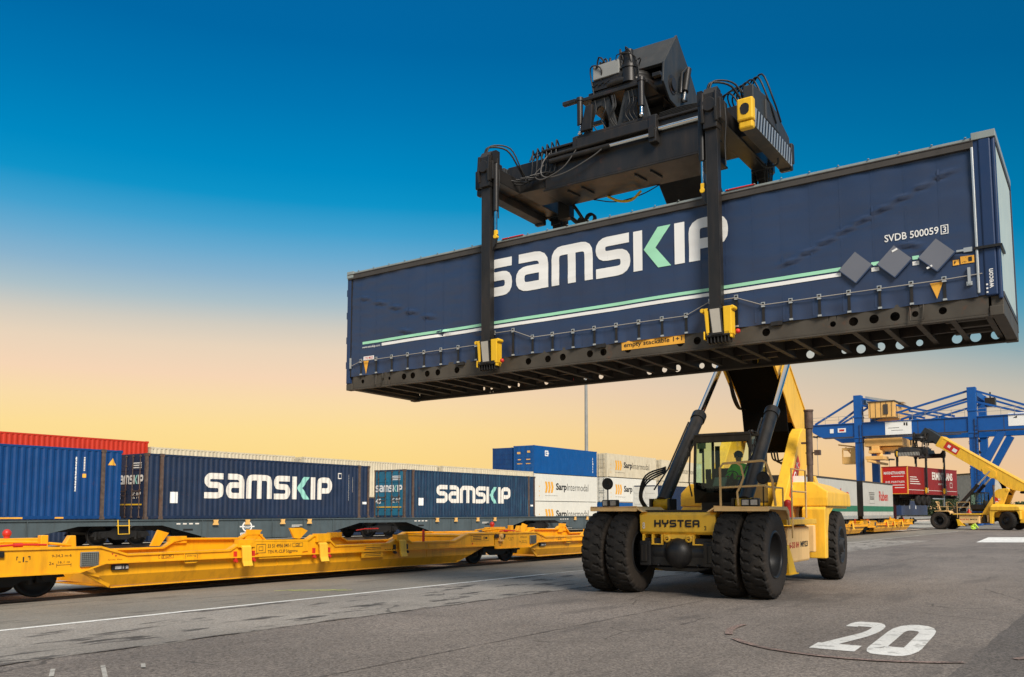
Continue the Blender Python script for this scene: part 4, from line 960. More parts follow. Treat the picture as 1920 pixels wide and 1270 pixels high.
# ------------------------------------------------------------------ reach stackers
TYRE = {}
def tyre_mesh(R=.91, w=.50):
    if 'm' in TYRE: return TYRE['m']
    prof = [(-.22,.47),(-.245,.55),(-.262,.66),(-.262,.76),(-.248,.83),(-.225,.87)]
    nt_ = 26; per = 12; n = nt_*per; cr = [-.225,-.20,-.165,-.12,-.07,-.02,0,.02,.07,.12,.165,.20,.225]
    rows = []
    for i in range(n):
        ph = (i % per)/per; a = 2*PI*i/n; ring = []
        for x, r in prof: ring.append((x, r))
        for x in cr:
            crown = .912-.03*(x/.225)**2
            # wavy cross grooves, deeper towards the shoulders
            w_ = (ph+.30*math.sin(x*17)+.13*math.sin(x*45)) % 1
            deep = .042*min(1, .12+max(0, (abs(x)-.015)/.10))
            g = max(0, 1-abs(w_-.5)/.17); g = min(1, g*1.9)
            ring.append((x, crown-deep*g))
        for k, (x, r) in enumerate(reversed(prof)):
            ring.append((-x, r))
        # lugs run onto the shoulder
        w_ = (ph+.30*math.sin(-.225*17)+.13*math.sin(-.225*45)) % 1; g = min(1, max(0, 1-abs(w_-.5)/.2)*1.8)
        w2 = (ph+.30*math.sin(.225*17)+.13*math.sin(.225*45)) % 1; g2 = min(1, max(0, 1-abs(w2-.5)/.2)*1.8)
        ring[5] = (ring[5][0]+.012*g, ring[5][1]-.035*g); ring[4] = (ring[4][0]+.012*g, ring[4][1]-.01*g)
        ring[-6] = (ring[-6][0]-.012*g2, ring[-6][1]-.035*g2); ring[-5] = (ring[-5][0]-.012*g2, ring[-5][1]-.01*g2)
        rows.append([(x, r*math.cos(a), r*math.sin(a)) for x, r in ring])
    b = MB(); m = len(rows[0]); b.v = [p for row in rows for p in row]
    for i in range(n):
        for j in range(m-1): b.f.append((i*m+j, ((i+1) % n)*m+j, ((i+1) % n)*m+j+1, i*m+j+1)); b.sm.append(j < 4 or j > m-6)
    o = b.build('tyre', RUB); TYRE['m'] = o.data; bpy.data.objects.remove(o); return TYRE['m']
def wheel(parent, x, y, out=1, steer=0, deep=True, name='wheel'):
    e = MB()
    sg = out
    if deep:
        e.lathe([(sg*.23,.50),(sg*.255,.475),(sg*.24,.45),(sg*.20,.44),(-sg*.08,.42),(-sg*.10,.33),(-sg*.06,.30),(-sg*.05,.22),(sg*.02,.20),(sg*.03,.001)], 36, 'x')
        for k in range(16):
            a = 2*PI*k/16; e.cyl((-sg*.09,.37*math.cos(a),.37*math.sin(a)),(sg*.0,.37*math.cos(a),.37*math.sin(a)),.02,6)
    else:
        e.lathe([(sg*.23,.50),(sg*.26,.47),(sg*.25,.44),(sg*.17,.42),(sg*.14,.33),(sg*.19,.30),(sg*.22,.20),(sg*.30,.18),(sg*.31,.12),(sg*.27,.10),(sg*.26,.001)], 36, 'x')
        for k in range(12):
            a = 2*PI*k/12; e.cyl((sg*.15,.37*math.cos(a),.37*math.sin(a)),(sg*.19,.37*math.cos(a),.37*math.sin(a)),.02,6)
        for k in range(10):
            a = 2*PI*k/10; e.cyl((sg*.2,.24*math.cos(a),.24*math.sin(a)),(sg*.235,.24*math.cos(a),.24*math.sin(a)),.016,6)
    e.lathe([(-sg*.23,.50),(-sg*.25,.47),(-sg*.2,.44),(-sg*.10,.42),(-sg*.1,.001)], 36, 'x')
    o = e.build(name, RIM, parent, loc=(x, y, .908)); o.rotation_euler = (0, 0, steer)
    t = bpy.data.objects.new('tyre', tyre_mesh()); COL.objects.link(t); t.parent = o; t.rotation_euler = (random.random()*6, 0, 0)
    return o
def spreader(root, Mrel, detail=True, boxw=1.25):
    """grapple spreader; local frame: x along the load, y to the machine, z above the load's bottom"""
    b = MB(); b.box(-1.75,1.95,-.5,.5,4.05,4.88); b.box(-1.8,2.0,-.56,.56,4.88,4.93); b.box(-1.78,1.98,-.53,.53,4.0,4.045)
    for x in (-1.3,-.95,.3,.65): b.beam((x,-.3,3.985),(x+.05,.15,3.985),.05,.03)
    o = b.build('spreader', DGRY, root, bevel=.015); o.matrix_local = Mrel
    P = o
    b = MB(); b.box(-3.05,-1.5,-.42,.0,4.18,4.75); b.box(1.7,2.95,0,.42,4.18,4.78); b.box(-2.75,-1.78,-.46,.46,4.12,4.78); b.box(1.98,2.75,-.46,.46,4.15,4.80)
    b.build('telescopic_beam', BLK, P, bevel=.012)
    for sx_ in (-1, 1):
        gx = -2.59 if sx_ < 0 else 2.42; ex = -2.92 if sx_ < 0 else 2.96
        b = MB(); b.box(gx-.17,gx+.17,-1.40,1.40,4.12,4.42); b.box(gx-.20,gx+.20,-1.55,-1.2,4.1,4.5); b.box(gx-.20,gx+.20,1.2,1.55,4.1,4.5)
        b.build('grapple_crossbeam', DGRY, P, bevel=.015)
        b = MB(); b.box(ex-.13,ex+.13,-1.12,1.12,3.98,4.36); b.build('twistlock_beam', BROWN, P, bevel=.012)
        # hazard stripes on the outward side
        fx = ex+sx_*.131; hz = MB(); hy = MB()
        hz.box(min(fx,fx+sx_*.006),max(fx,fx+sx_*.006),-1.1,1.1,3.99,4.35)
        hzb = hz.build('striped_plate', ALU, P)
        k = 0; y = -1.08
        while y < 1.05:
            xx = fx+sx_*.010
            hy.add([(xx,y,3.995),(xx,y+.07,3.995),(xx,min(y+.16,1.1),4.345),(xx,y+.09,4.345)], [(0,1,2,3)]); y += .155
        hy.build('dark_stripes', BLK, hzb)
        for sy in (-1, 1):
            c = MB(); c.box(ex-.15,ex+.15,sy*1.12,sy*1.27,4.08,4.50); c.box(ex-.13,ex+.13,sy*1.1,sy*1.24,3.94,4.08)
            cc = c.build('twistlock_head', Y_R if (sx_ > 0 and sy < 0) else BLK, P, bevel=.03)
            d = MB(); d.cyl((ex,sy*1.272,4.31),(ex,sy*1.278,4.31),.085,12); d.cyl((ex,0+sy*1.272,4.26),(ex,sy*1.277,4.26),.08,12); d.build('twistlock_hole', BLK, cc)
        b = MB(); b.prism([(-1.05,4.37),(-1.05,4.83),(-.6,4.86),(-.2,4.92),(.1,4.88),(1.1,4.6),(1.15,4.37)] if sx_ > 0 else [(-.5,4.37),(-.5,4.8),(.3,4.8),(.5,4.37)],'x',ex-.10,ex+.10); b.box(ex-.14,ex+.14,-.45,.35,4.38,4.78)
        b.build('end_bracket', HEADG, P, bevel=.02)
        for sy in (-1, 1):
            y = sy*(boxw+.20)
            b = MB(); b.prism([(y-.14,3.95),(y-.14,4.6),(y-.05,4.74),(y+.12,4.72),(y+.14,3.95)],'x',gx-.13,gx+.13); b.cyl((gx-.16,y,4.45),(gx+.16,y,4.45),.10,14)
            b.cyl((gx,y-.19,4.38),(gx,y+.19,4.38),.13,16); b.prism([(y-.17,4.05),(y-.2,4.3),(y-.17,4.62),(y+.15,4.66),(y+.17,4.1)],'x',gx-.15,gx-.10); b.prism([(y-.17,4.05),(y-.2,4.3),(y-.17,4.62),(y+.15,4.66),(y+.17,4.1)],'x',gx+.10,gx+.15)
            kb = b.build('leg_pivot', BLK, P, bevel=.012)
            b = MB(); b.prism([(gx-.105,4.15),(gx+.105,4.15),(gx+.105,.62),(gx-.105,.62)],'y',y-.075,y+.075)
            b.box(gx-.111,gx-.1,y-.08,y+.08,.7,4.1); b.box(gx+.1,gx+.111,y-.08,y+.08,.7,4.1); b.box(gx-.13,gx+.13,y-.11,y+.11,.62,.66)
            lg = b.build('leg', BLK, P, bevel=.012)
            b = MB(); b.prism([(gx-.11,.66),(gx+.11,.66),(gx+.15,.16),(gx-.07,.16)],'y',y-.12,y+.12); b.box(gx-.18,gx+.26,y-.1,y+.1,.14,.22); 
            for i in range(7): b.box(gx-.17+i*.065,gx-.145+i*.065,y-.08,y+.08,.03 if sy < 0 else .1,.17)
            ft = b.build('foot', BLK, P, bevel=.01)
            b = MB(); b.prism([(gx-.09,.63),(gx+.09,.63),(gx+.12,.2),(gx-.04,.2)],'y',y+sy*.121-.002,y+sy*.121+.002); b.build('worn_plate', CONC, ft)
            for k in (-1, 1):
                b = MB(); xx = gx+(.225 if k > 0 else -.17)
                b.prism([(xx-.07,.16),(xx+.07,.16),(xx+.07,.62),(xx+.09,.66),(xx-.08,.66)] if k > 0 else [(xx+.0,.16),(xx+.055,.16),(xx+.045,.66),(xx-.06,.66),(xx-.035,.60)],'y',y-.10,y+.10)
                b.cyl((xx+k*.08,y-.09,.63),(xx+k*.08,y+.09,.63),.04,10); b.box(xx+k*.03,xx+k*.06,y-.09,y+.09,.10,.25)
                b.build('guide_plate', Y_R, ft, bevel=.012)
            b = MB(); b.sphere((gx+.38,y-.02,.20),.045,6); b.build('marker_light', RED, ft)
            # ram along the leg
            xr = gx+.21 if sx_ < 0 else gx-.21
            b = MB(); b.cyl((xr,y,4.55),(xr,y,3.42),.062,12); b.box(xr-.05,xr+.05,y-.07,y+.07,4.45,4.72)
            rb = b.build('leg_ram', BLK, P)
            b = MB(); b.cyl((xr,y,3.42),(xr,y,2.95),.03,10); b.build('ram_rod', CHR, rb)
            b = MB(); b.cyl((xr,y-.045,2.86),(xr,y+.045,2.86),.05,10); b.box(xr-.035,xr+.035,y-.035,y+.035,2.84,3.0); b.build('ram_eye', Y_R, rb, bevel=.01)
            b = MB(); b.prism([(gx-.1,2.95),(xr+(.05 if sx_<0 else -.05),2.9),(xr,2.7),(gx,2.45)],'y',y-.03,y+.03); b.build('ram_lug', DGRY, lg)
            if detail:
                b = MB(); b.hose([(gx+.19*k_, y-.12*sy, z_) for k_, z_ in ((1,4.5),(1.1,4.1),(.95,3.7),(1,3.3))], .014, 6); b.hose([(gx-.1,y,4.7),(gx-.02,y-.05*sy,4.88),(gx+.25,y-.35*sy,4.86),(gx+.40,y-.6*sy,4.5),(gx+.42,y-.8*sy,4.3)], .022, 6)
                b.hose([(gx-.05,y-.02,4.7),(gx+.03,y-.09*sy,4.92),(gx+.31,y-.4*sy,4.9),(gx+.46,y-.62*sy,4.45),(gx+.5,y-.9*sy,4.2)], .018, 6)
                b.build('hose', HOSE, kb)
    # sliding frame and rotator
    b = MB(); b.box(-.95,.95,-.62,.62,4.93,5.0); b.box(-.9,.85,-.64,-.54,4.72,4.93); b.box(-.9,.85,.54,.64,4.72,4.93); b.box(.78,.95,-.66,.66,4.42,4.98); b.box(-.98,-.86,-.64,.64,4.74,4.98)
    b.build('side_shift_frame', DGRY, P, bevel=.015)
    def arch(x0, x1, z0, z1, w):  # plate with an arch cut out
        o = [(x0,z0),(x0+w*.9,z1),(x1-w*.9,z1),(x1,z0),(x1-w*.55,z0)]
        cx = (x0+x1)/2; rx = (x1-x0)/2-w*.9
        for i in range(11):
            a = PI*i/10; o.append((cx+rx*math.cos(a), z0+(z1-z0-.16)*math.sin(a)))
        o.append((x0+w*.55,z0)); return o
    for y in (-.52, .46):
        b = MB(); b.prism(arch(-.95,.15,5.02,5.72,.30),'y',y,y+.06); b.prism(arch(.12,1.15,5.02,5.72,.28),'y',y,y+.06)
        b.xf((Matrix.Translation((-.08,0,0)) @ Matrix.Diagonal((.74,1,1,1)))); b.build('rotator_frame', HEADG, P, bevel=.01)
    b = MB(); b.box(-.98,1.12,-.60,.60,5.72,5.80); b.box(-.75,.85,-.55,.55,5.80,5.88); b.prism([(-.9,5.02),(-.72,5.55),(-.50,5.55),(-.55,5.02)],'y',-.72,-.62); b.prism([(.35,5.02),(.42,5.5),(.75,5.5),(.8,5.02)],'y',-.58,-.53)
    b.xf((Matrix.Translation((-.08,0,0)) @ Matrix.Diagonal((.74,1,1,1)))); b.build('rotator_plate', BLK, P, bevel=.015)
    b = MB(); b.lathe([(5.88,.5),(5.88,.62),(5.97,.64),(6.02,.58),(6.06,.60),(6.14,.60),(6.14,.001)], 32, 'z', (.05,0,0)); b.build('slew_ring', BLK, P)
    for (mx_, my_) in ((.28,-.45),(-.45,.40)):
        b = MB(); b.cyl((mx_,my_,5.88),(mx_,my_,6.18),.17,16); b.cyl((mx_,my_,6.18),(mx_,my_,6.24),.19,16); b.cyl((mx_,my_,6.24),(mx_,my_,6.46),.13,14); b.cyl((mx_,my_,6.46),(mx_,my_,6.60),.09,10); b.box(mx_-.13,mx_+.02,my_-.1,my_+.1,6.40,6.56)
        b.build('slew_motor', BLK, P)
    b = MB(); b.box(-.48,.12,-.62,-.14,6.10,6.40); b.build('valve_cover', POLEM if detail else BLK, P, bevel=.01)
    b = MB(); b.box(-.52,.14,-.58,-.12,5.88,6.10)
    for i in range(9): b.cyl((-.48+i*.07,-.61,5.98+.03*(i%2)),(-.48+i*.07,-.54,5.98+.03*(i%2)),.022,6)
    b.build('valve_block', BLK, P)
    for (x, y) in ((-.81,-.60),(.64,-.66),(-.81,.58),(.64,.66)):
        b = MB(); b.cyl((x,y,5.78),(x,y,5.22),.065,12); b.cyl((x,y,5.81),(x,y,5.74),.08,12); db = b.build('damper', BLK, P)
        b = MB(); b.cyl((x,y,5.22),(x,y,5.05),.035,8); b.sphere((x,y,5.04),.05,6); b.build('damper_rod', CHR, db)
    b = MB(); b.box(-1.22,-.9,-.64,-.54,5.74,5.82); b.box(.9,1.08,-.7,-.6,5.74,5.82); b.box(-1.22,-.9,.54,.64,5.74,5.82); b.box(.9,1.08,.6,.7,5.74,5.82); b.build('damper_arms', BLK, P, bevel=.01)
    # side shift ram on the near side of the beam
    b = MB(); b.cyl((-1.55,-.60,4.60),(-.1,-.60,4.60),.055,12); b.cyl((-1.6,-.60,4.72),(-.2,-.60,4.74),.045,10); b.box(.80,.92,-.70,-.5,4.5,4.72); rb = b.build('side_shift_ram', BLK, P)
    b = MB(); b.cyl((-.1,-.60,4.60),(.8,-.60,4.60),.04,10); b.cyl((.97,-.545,4.70),(1.9,-.545,4.70),.055,12); b.build('ram_rod', CHR, rb)
    if detail:
        b = MB()
        for i in range(6):
            x = -2.1+.12*i; b.hose([(x,-.1,4.75),(x-.05,-.3,5.02+.03*i),(x+.05,-.52,4.95),(x+.02,-.55,4.4),(x-.2,-.58,4.25+.03*i),(x-.45,-.8,4.3)], .016+.003*(i%2), 6)
        for i in range(8):
            x = 2.15+.09*i; b.hose([(x,-.05,4.8),(x-.06,-.2,5.08+.04*(i%3)),(x+.22,-.35,5.12+.03*i),(x+.40,-.25,4.8),(x+.42,.1,4.5)], .017, 6)
        for i in range(7): b.hose([(-2.3+.1*i,-.25,4.9),(-2.26+.1*i,-.2,5.05+.03*(i%2)),(-2.15+.1*i,-.3,5.0)], .02, 5)
        rq = random.Random(5)
        for i in range(16):
            x0 = rq.uniform(-.45,.45); x1 = x0+rq.uniform(-.35,.45); y0 = rq.uniform(-.6,-.2)
            b.hose([(x0,y0,rq.uniform(5.95,6.3)),(x0+rq.uniform(-.1,.1),y0-.08,rq.uniform(6.3,6.62)),(x1,y0-.06,rq.uniform(6.1,6.5)),(x1+.05,y0,rq.uniform(5.7,5.95))], rq.choice((.012,.016,.02)), 5, 4)
        for i in range(10):
            x0 = rq.uniform(-.7,.55)
            b.hose([(x0,-.56,5.68),(x0+.06,-.62,5.4),(x0-.04,-.62,5.2),(x0+.05,-.58,5.0)], .013, 5, 4)
        for i in range(4): b.tube([(-.9,-.40+.05*i,4.95),(-1.75,-.40+.05*i,4.95)], .014, 5); b.hose([(.95,-.48,4.96+.03*i),(1.5,-.5,4.97+.03*i),(2.1,-.45,4.95+.02*i)], .015, 5, 4)
        b.build('hose_bundle', HOSE, P)
        b = MB(); b.hose([(-1.6,-.5,4.85),(-1.72,-.62,4.62),(-1.75,-.66,4.35),(-1.55,-.68,4.22),(-1.1,-.66,4.25),(-.5,-.64,4.45),(-.2,-.62,4.62)], .016, 6); b.hose([(-1.7,-.62,4.55),(-1.9,-.68,4.35),(-1.7,-.7,4.2),(-1.2,-.68,4.35),(-.9,-.62,4.7)], .013, 6); b.build('pale_hose', HOSEL, P)
        b = MB(); b.hose([(-.75,.5,4.0),(-.5,.55,3.86),(-.2,.55,3.82),(.05,.5,3.95)], .028, 8); b.build('yellow_hose', Y_R, P)
        b = MB(); b.hose([(-1.1,.5,4.0),(-.6,.6,3.88),(0,.62,3.92),(.5,.5,4.0)], .012, 6); b.hose([(2.6,.4,4.05),(2.75,.5,3.85),(2.95,.6,3.9),(3.0,.5,4.0)], .02, 6)
        for i in range(3): b.hose([(2.62+.05*i,.9,4.1),(2.58+.05*i,1.0,3.75),(2.68+.04*i,1.1,3.6)], .018, 6)
        b.build('hanging_hose', HOSE, P)
        # camera wheel / measuring drum seen below the left end
        b = MB()
        b.box(-2.05,-1.75,.55,.75,3.75,4.2); b.hose([(-1.95,.65,4.1),(-1.8,.7,3.8),(-1.6,.75,3.62),(-1.4,.75,3.6)], .05, 8); b.hose([(-1.8,.6,4.2),(-1.6,.62,3.9),(-1.5,.7,3.7)], .04, 8)
        b.lathe([(.70,.085),(.70,.13),(.80,.13),(.80,.085)], 20, 'y', (-1.32,.0,3.68)); b.cyl((-1.55,.7,3.66),(-1.55,.8,3.66),.1,12)
        b.build('cable_arm', BLK, P)
    return P
def reach_stacker(label, loc, a, Mbox, pv, ang, u_split, u_tip, wb=6.3, detail=True, number=True, hyster=True):
    r = thing('reach_stacker', label, 'reach stacker', loc, -a, 'reach stackers')
    X = lambda n, b, m, p=None, bv=0: b.build(n, m, p or r, bevel=bv)
    # ---- front axle
    b = MB(); b.cyl((-.9,0,.90),(.9,0,.90),.24,20); b.sphere((0,-.16,.90),.33,12,(1,.9,1.02)); b.box(-.86,.86,-.22,.3,.62,1.22); b.prism([(-.75,.60),(.75,.60),(.35,.50),(-.35,.50)],'y',-.15,.3)
    for sx_ in (-1,1): b.box(sx_*.86,sx_*.60,-.34,.2,.62,1.16); b.box(sx_*.82,sx_*.66,-.37,-.33,.70,1.10); b.cyl((sx_*.45,-.3,.64),(sx_*.45,-.22,.64),.03,6)
    X('front_axle', b, RIM, bv=.02)
    b = MB()
    for sx_ in (-1,1): b.box(sx_*.80,sx_*.76,-.385,-.34,.72,1.06); b.box(sx_*.70,sx_*.67,-.385,-.34,.72,1.06)
    X('axle_clamps', b, DGRY)
    for (x, o_) in ((-1.80,-1),(-1.20,1),(1.20,-1),(1.80,1)): wheel(r, x, 0, o_, deep=True)
    for (x, o_) in ((-1.72,-1),(1.72,1)): wheel(r, x, wb, o_, steer=math.radians(3 if detail else -28), deep=False)
    # ---- chassis
    b = MB(); b.prism([(-.22,1.30),(-.28,1.36),(-.30,1.72),(-.22,1.78),(.6,1.78),(.6,1.30)],'x',-.87,.87)
    ch = X('front_panel', b, Y_M, bv=.012)
    if hyster:
        x = -.52; 
        ps = []
        for c_ in 'HYSTER':
            w_, P_ = HYS[c_]; ps += mpoly(P_, x, 1.46, .155, .155); x += (w_+.16)*.155
        mb = polys_mesh(ps, .304); mb.build('name_lettering', BLKL, ch)
        mb = polys_mesh(fit_text('2', .62,.67,1.40,1.49,.01), .300); mb.build('number_lettering', BLKL, ch)
        mb = polys_mesh(fit_text('8', -.80,-.74,1.42,1.56,.01), .300); mb.build('emblem', WHT, ch)
    b = MB()
    for x in (-.80,-.58,-.36,.36,.80): b.box(x-.018,x+.018,-.28,.1,1.10,1.30)
    b.box(-.82,-.34,-.28,.1,1.075,1.10); b.box(.34,.82,-.28,.1,1.075,1.10); b.box(-.33,.33,-.24,-.2,1.20,1.30)
    for x in (-.25,.25): b.lathe([(-.265,.045),(-.265,.085),(-.225,.085),(-.225,.045)], 16, 'y', (x,0,1.21))
    X('front_brackets', b, Y_M, bv=.006)
    b = MB(); b.box(-.55,.55,.6,7.6,.85,1.75); b.box(-.9,.9,.4,1.4,1.3,1.82); b.box(-.7,.7,wb-.3,wb+.3,.6,1.2)
    X('main_frame', b, DGRY, bv=.02)
    b = MB(); b.box(-.86,.86,-.2,1.6,1.785,1.83); X('front_deck', b, BLK)
    for sx_ in (-1, 1):
        b = MB(); b.box(sx_*.88,sx_*2.02,-.42,.95,1.865,1.90)
        b.prism([(.95,1.90),(1.12,1.80),(1.14,1.62),(1.11,1.62),(1.08,1.78),(.93,1.865)],'x',sx_*.92,sx_*2.02)
        b.prism([(-.42,1.90),(-.42,1.80),(-.40,1.80),(-.39,1.87)],'x',sx_*.88,sx_*2.02)
        b.prism([(sx_*.72,1.79),(sx_*.90,1.90),(sx_*.90,1.86),(sx_*.76,1.78)],'y',-.42,.95)
        b.prism([(-.42,1.90),(.95,1.90),(1.12,1.80),(1.14,1.5),(1.10,1.5),(1.05,1.70),(.90,1.82),(-.3,1.84),(-.42,1.80)],'x',sx_*2.0,sx_*2.035)
        X('mudguard', b, Y_MP, bv=.008)
        b = MB(); b.box(sx_*1.42,sx_*1.80,-.30,-.16,1.905,2.06)
        lb = X('work_lamps', b, BLK, bv=.02)
        b = MB(); b.box(sx_*1.45,sx_*1.59,-.306,-.30,1.93,2.04); b.box(sx_*1.63,sx_*1.77,-.306,-.30,1.93,2.04); b.build('lamp_lens', LAMP, lb)
        # round mirror seen from behind
        mx_ = -1.62 if sx_ < 0 else 1.78; my_ = -.35 if sx_ < 0 else .1; mz = 2.42 if sx_ < 0 else 2.50
        b = MB(); b.tube([(mx_,my_,1.9),(mx_,my_,mz)], .016, 6); b.lathe([(0,.001),(-.03,.10),(-.02,.135),(.0,.135)], 24, 'y', (mx_,my_,mz)); X('mirror', b, DISC)
        # rails
        if sx_ > 0 or not detail:
            b = MB(); 
            R_ = [(sx_*1.0,-.32,1.90),(sx_*1.0,-.32,2.72),(sx_*1.06,-.32,2.80),(sx_*1.9,-.32,2.84),(sx_*1.96,-.28,2.80),(sx_*2.0,.0,2.45),(sx_*2.0,.2,1.92)]
            b.tube(R_, .026, 8); b.tube([(sx_*1.0,-.32,2.30),(sx_*1.92,-.32,2.33),(sx_*1.98,-.1,2.3)], .022, 8)
            b.tube([(sx_*1.38,-.32,2.80),(sx_*1.46,-.34,2.74),(sx_*1.50,-.32,2.5),(sx_*1.42,-.32,2.30),(sx_*1.36,-.32,2.2),(sx_*1.38,-.32,1.92)], .024, 8)
            b.tube([(sx_*1.96,-.26,2.3),(sx_*1.96,.9,2.3),(sx_*1.96,.9,1.9)], .02, 6)
            X('handrail', b, Y_MP)
        # steps and ladder rail behind the wheel
        if sx_ < 0 and detail: pass
        b = MB(); b.tube([(sx_*1.92,1.75,1.2),(sx_*1.92,1.75,2.76),(sx_*1.92,2.95,2.76),(sx_*1.92,2.95,1.65)], .022, 8); b.tube([(sx_*1.92,1.75,2.25),(sx_*1.92,2.95,2.25)], .02, 8)
        (X('ladder_rail', b, Y_MP) if not (sx_ < 0 and detail) else None)
        b = MB(); b.box(sx_*1.25,sx_*1.9,1.3,2.9,1.62,1.66); X('step_plate', b, CONC)
        b = MB(); b.box(sx_*.9,sx_*1.92,1.3,3.9,1.50,1.62); X('side_beam', b, Y_M, bv=.01)
        b = MB(); b.box(sx_*.85,sx_*1.78,1.85,3.75,.62,1.44)
        tk = X('tank', b, Y_MP, bv=.05)
        if sx_ > 0:
            lt = fit_text('6-33 IH', 1.95,2.75,.96,1.10,.03); lt2 = fit_text('M923', 2.9,3.55,.96,1.10,.03)
            flat_x(lt, 'red_lettering', REDL, tk, sx_*1.78, .004, sx_); flat_x(lt2, 'black_lettering', BLKL, tk, sx_*1.78, .004, sx_)
        b = MB(); b.prism([(1.6,1.05),(1.78,1.05),(2.35,.40),(1.75,.40)],'x',sx_*1.2,sx_*1.82); b.box(sx_*1.15,sx_*1.86,1.7,2.4,.38,.40)
        X('wheel_chock_step', b, Y_R)
        b = MB(); b.cyl((sx_*1.45,4.15,.78),(sx_*1.45,4.15,1.45),.16,16); b.cyl((sx_*1.45,4.15,1.45),(sx_*1.45,4.15,1.52),.12,12); X('air_filter', b, BLK)
        b = MB(); b.box(sx_*1.50,sx_*1.72,4.45,4.62,.78,1.46); X('side_cover', b, Y_MP, bv=.03)
        # tower carrying the boom
        ty = pv[0]-6.9
        tw = [(3.7,1.25),(3.9,1.79),(5.85+ty,3.9),(6.15+ty,4.06),(6.9+ty,4.10),(7.05+ty,3.9),(6.9+ty,3.6),(5.5,1.79),(5.5,1.25)]
        b = MB(); b.prism(tw,'x',sx_*.78,sx_*1.08); b.cyl((sx_*.70,pv[0],pv[1]),(sx_*1.12,pv[0],pv[1]),.16,18)
        tb_ = X('boom_tower', b, Y_M, bv=.02)
        q = [(5.05,2.02),(5.35,2.55),(5.75+ty*.5,3.05),(5.55+ty*.7,3.30),(4.95,2.75),(4.6,2.2)]
        st = MB(); st.add([(sx_*1.084,p[0],p[1]) for p in q], [tuple(range(len(q)))]); sgn = st.build('red_sign', RED, tb_)
        ps = fit_text('M', 4.85,5.15,2.2,2.5,.03)+fit_text('O', 5.1,5.35,2.6,2.85,.03)+fit_text('K', 5.35,5.6,2.95,3.1,.02)
        flat_x(ps, 'sign_lettering', WHT, sgn, sx_*1.084, .004, sx_)
    b = MB(); b.cyl((1.55,2.75,1.66),(1.55,2.75,1.98),.10,12); b.sphere((1.55,2.75,1.98),.10,8); b.box(1.38,1.5,2.5,2.9,1.66,1.85); X('fire_extinguisher', b, RED)
    # ---- rear body
    b = MB(); arch_ = [(4.75,.62),(4.75,1.86),(4.85,1.92),(7.45,1.92),(7.5,1.8),(7.5,1.05),(7.4,1.05),(7.34,1.5),(7.2,1.82),(6.9,1.90),(5.7,1.90-.02),(5.2,1.7),(5.05,1.3),(5.0,.62)]
    for sx_ in (-1,1):
        b.prism(arch_ if not detail else [(4.75,.62),(4.75,1.86),(4.85,1.92),(7.3,1.92),(7.3,1.88),(5.7,1.88),(5.2,1.7),(5.05,1.3),(5.0,.62)],'x',sx_*1.35,sx_*1.92)
    X('rear_mudguard', b, Y_M, bv=.03)
    b = MB(); b.box(-1.32,1.32,7.25,7.7,.7,1.92); X('counterweight', b, Y_M, bv=.06)
    b = MB(); z0, z1 = 1.93, 2.56
    b.v = [(-1.98,4.85,z0),(1.98,4.85,z0),(1.98,7.5,z0),(-1.98,7.5,z0),(-1.98,4.85,2.15),(1.98,4.85,2.15),(1.98,7.5,2.05),(-1.98,7.5,2.05),(-1.98,4.88,2.30),(1.98,4.88,2.30),(-1.75,4.95,z1),(1.60,4.95,z1),(1.98,7.4,2.28),(-1.98,7.4,2.28),(1.60,6.9,2.5),(-1.75,6.9,2.5)]
    b.f = [(0,1,5,4),(0,3,2,1),(1,2,6,5),(4,5,9,8),(8,9,11,10),(5,6,12,9),(9,12,14,11),(11,14,15,10),(6,7,13,12),(12,13,15,14),(2,3,7,6),(3,0,4,7),(4,8,13,7),(8,10,15,13)]; b.sm = [False]*len(b.f)
    hd = X('engine_hood', b, Y_M, bv=.03)
    b = MB(); b.box(1.0,1.35,5.0,5.2,2.56,2.72); b.build('sign_board', WHT, hd)
    b = MB(); b.prism([(1.45,2.5),(1.62,2.5),(1.55,2.72)],'y',5.2,5.5); b.build('lifting_eye', Y_M, hd)
    b = MB(); b.cyl((1.50,5.10,2.45),(1.50,5.10,3.0),.075,14); b.cyl((1.50,5.10,3.0),(1.50,5.10,3.95),.085,14); b.cyl((1.50,5.10,3.95),(1.50,5.10,4.42),.11,14); b.cyl((1.50,5.10,4.40),(1.50,5.10,4.44),.125,14); b.box(1.40,1.6,5.0,5.2,2.4,2.56)
    b.box(1.3,1.55,5.05,5.15,3.55,3.60); b.box(1.64,1.78,5.0,5.15,3.25,3.38); b.box(1.4,1.65,5.07,5.13,3.3,3.33)
    X('exhaust_pipe', b, POST)
    # ---- lift rams
    e = Vector((0, -math.cos(ang), math.sin(ang))); nn = Vector((0, math.sin(ang), math.cos(ang))); PV = Vector((0, pv[0], pv[1]))
    at = PV + e*2.35 + nn*.75
    for sx_ in (-1, 1):
        A = Vector((sx_*1.0, 1.30, 2.02)); B_ = Vector((sx_*.93, at.y, at.z)); d = (B_-A).normalized(); Mid = A + d*3.35
        b = MB(); b.cyl(A, Mid, .165, 20); b.cyl(Mid-d*.22, Mid, .19, 20); b.tube([A+Vector((-.15,-.13,.3)), A+d*1.2+Vector((-.17,-.13,.0)), Mid-d*.3+Vector((-.17,-.12,0))], .022, 6)
        lr = X('lift_ram', b, BLK)
        b = MB(); b.cyl(Mid, B_, .095, 18); b.build('ram_rod', CHR, lr)
        b = MB(); b.cyl(A+Vector((-.19,0,-.05)), A+Vector((.19,0,-.05)), .14, 16); b.build('ram_mount', Y_R, lr, bevel=.01)
        b = MB(); b.box(A.x-.26,A.x-.2,A.y-.2,A.y+.25,1.80,2.1); b.box(A.x+.2,A.x+.26,A.y-.2,A.y+.25,1.80,2.1); b.build('ram_bracket', DGRY, lr, bevel=.01)
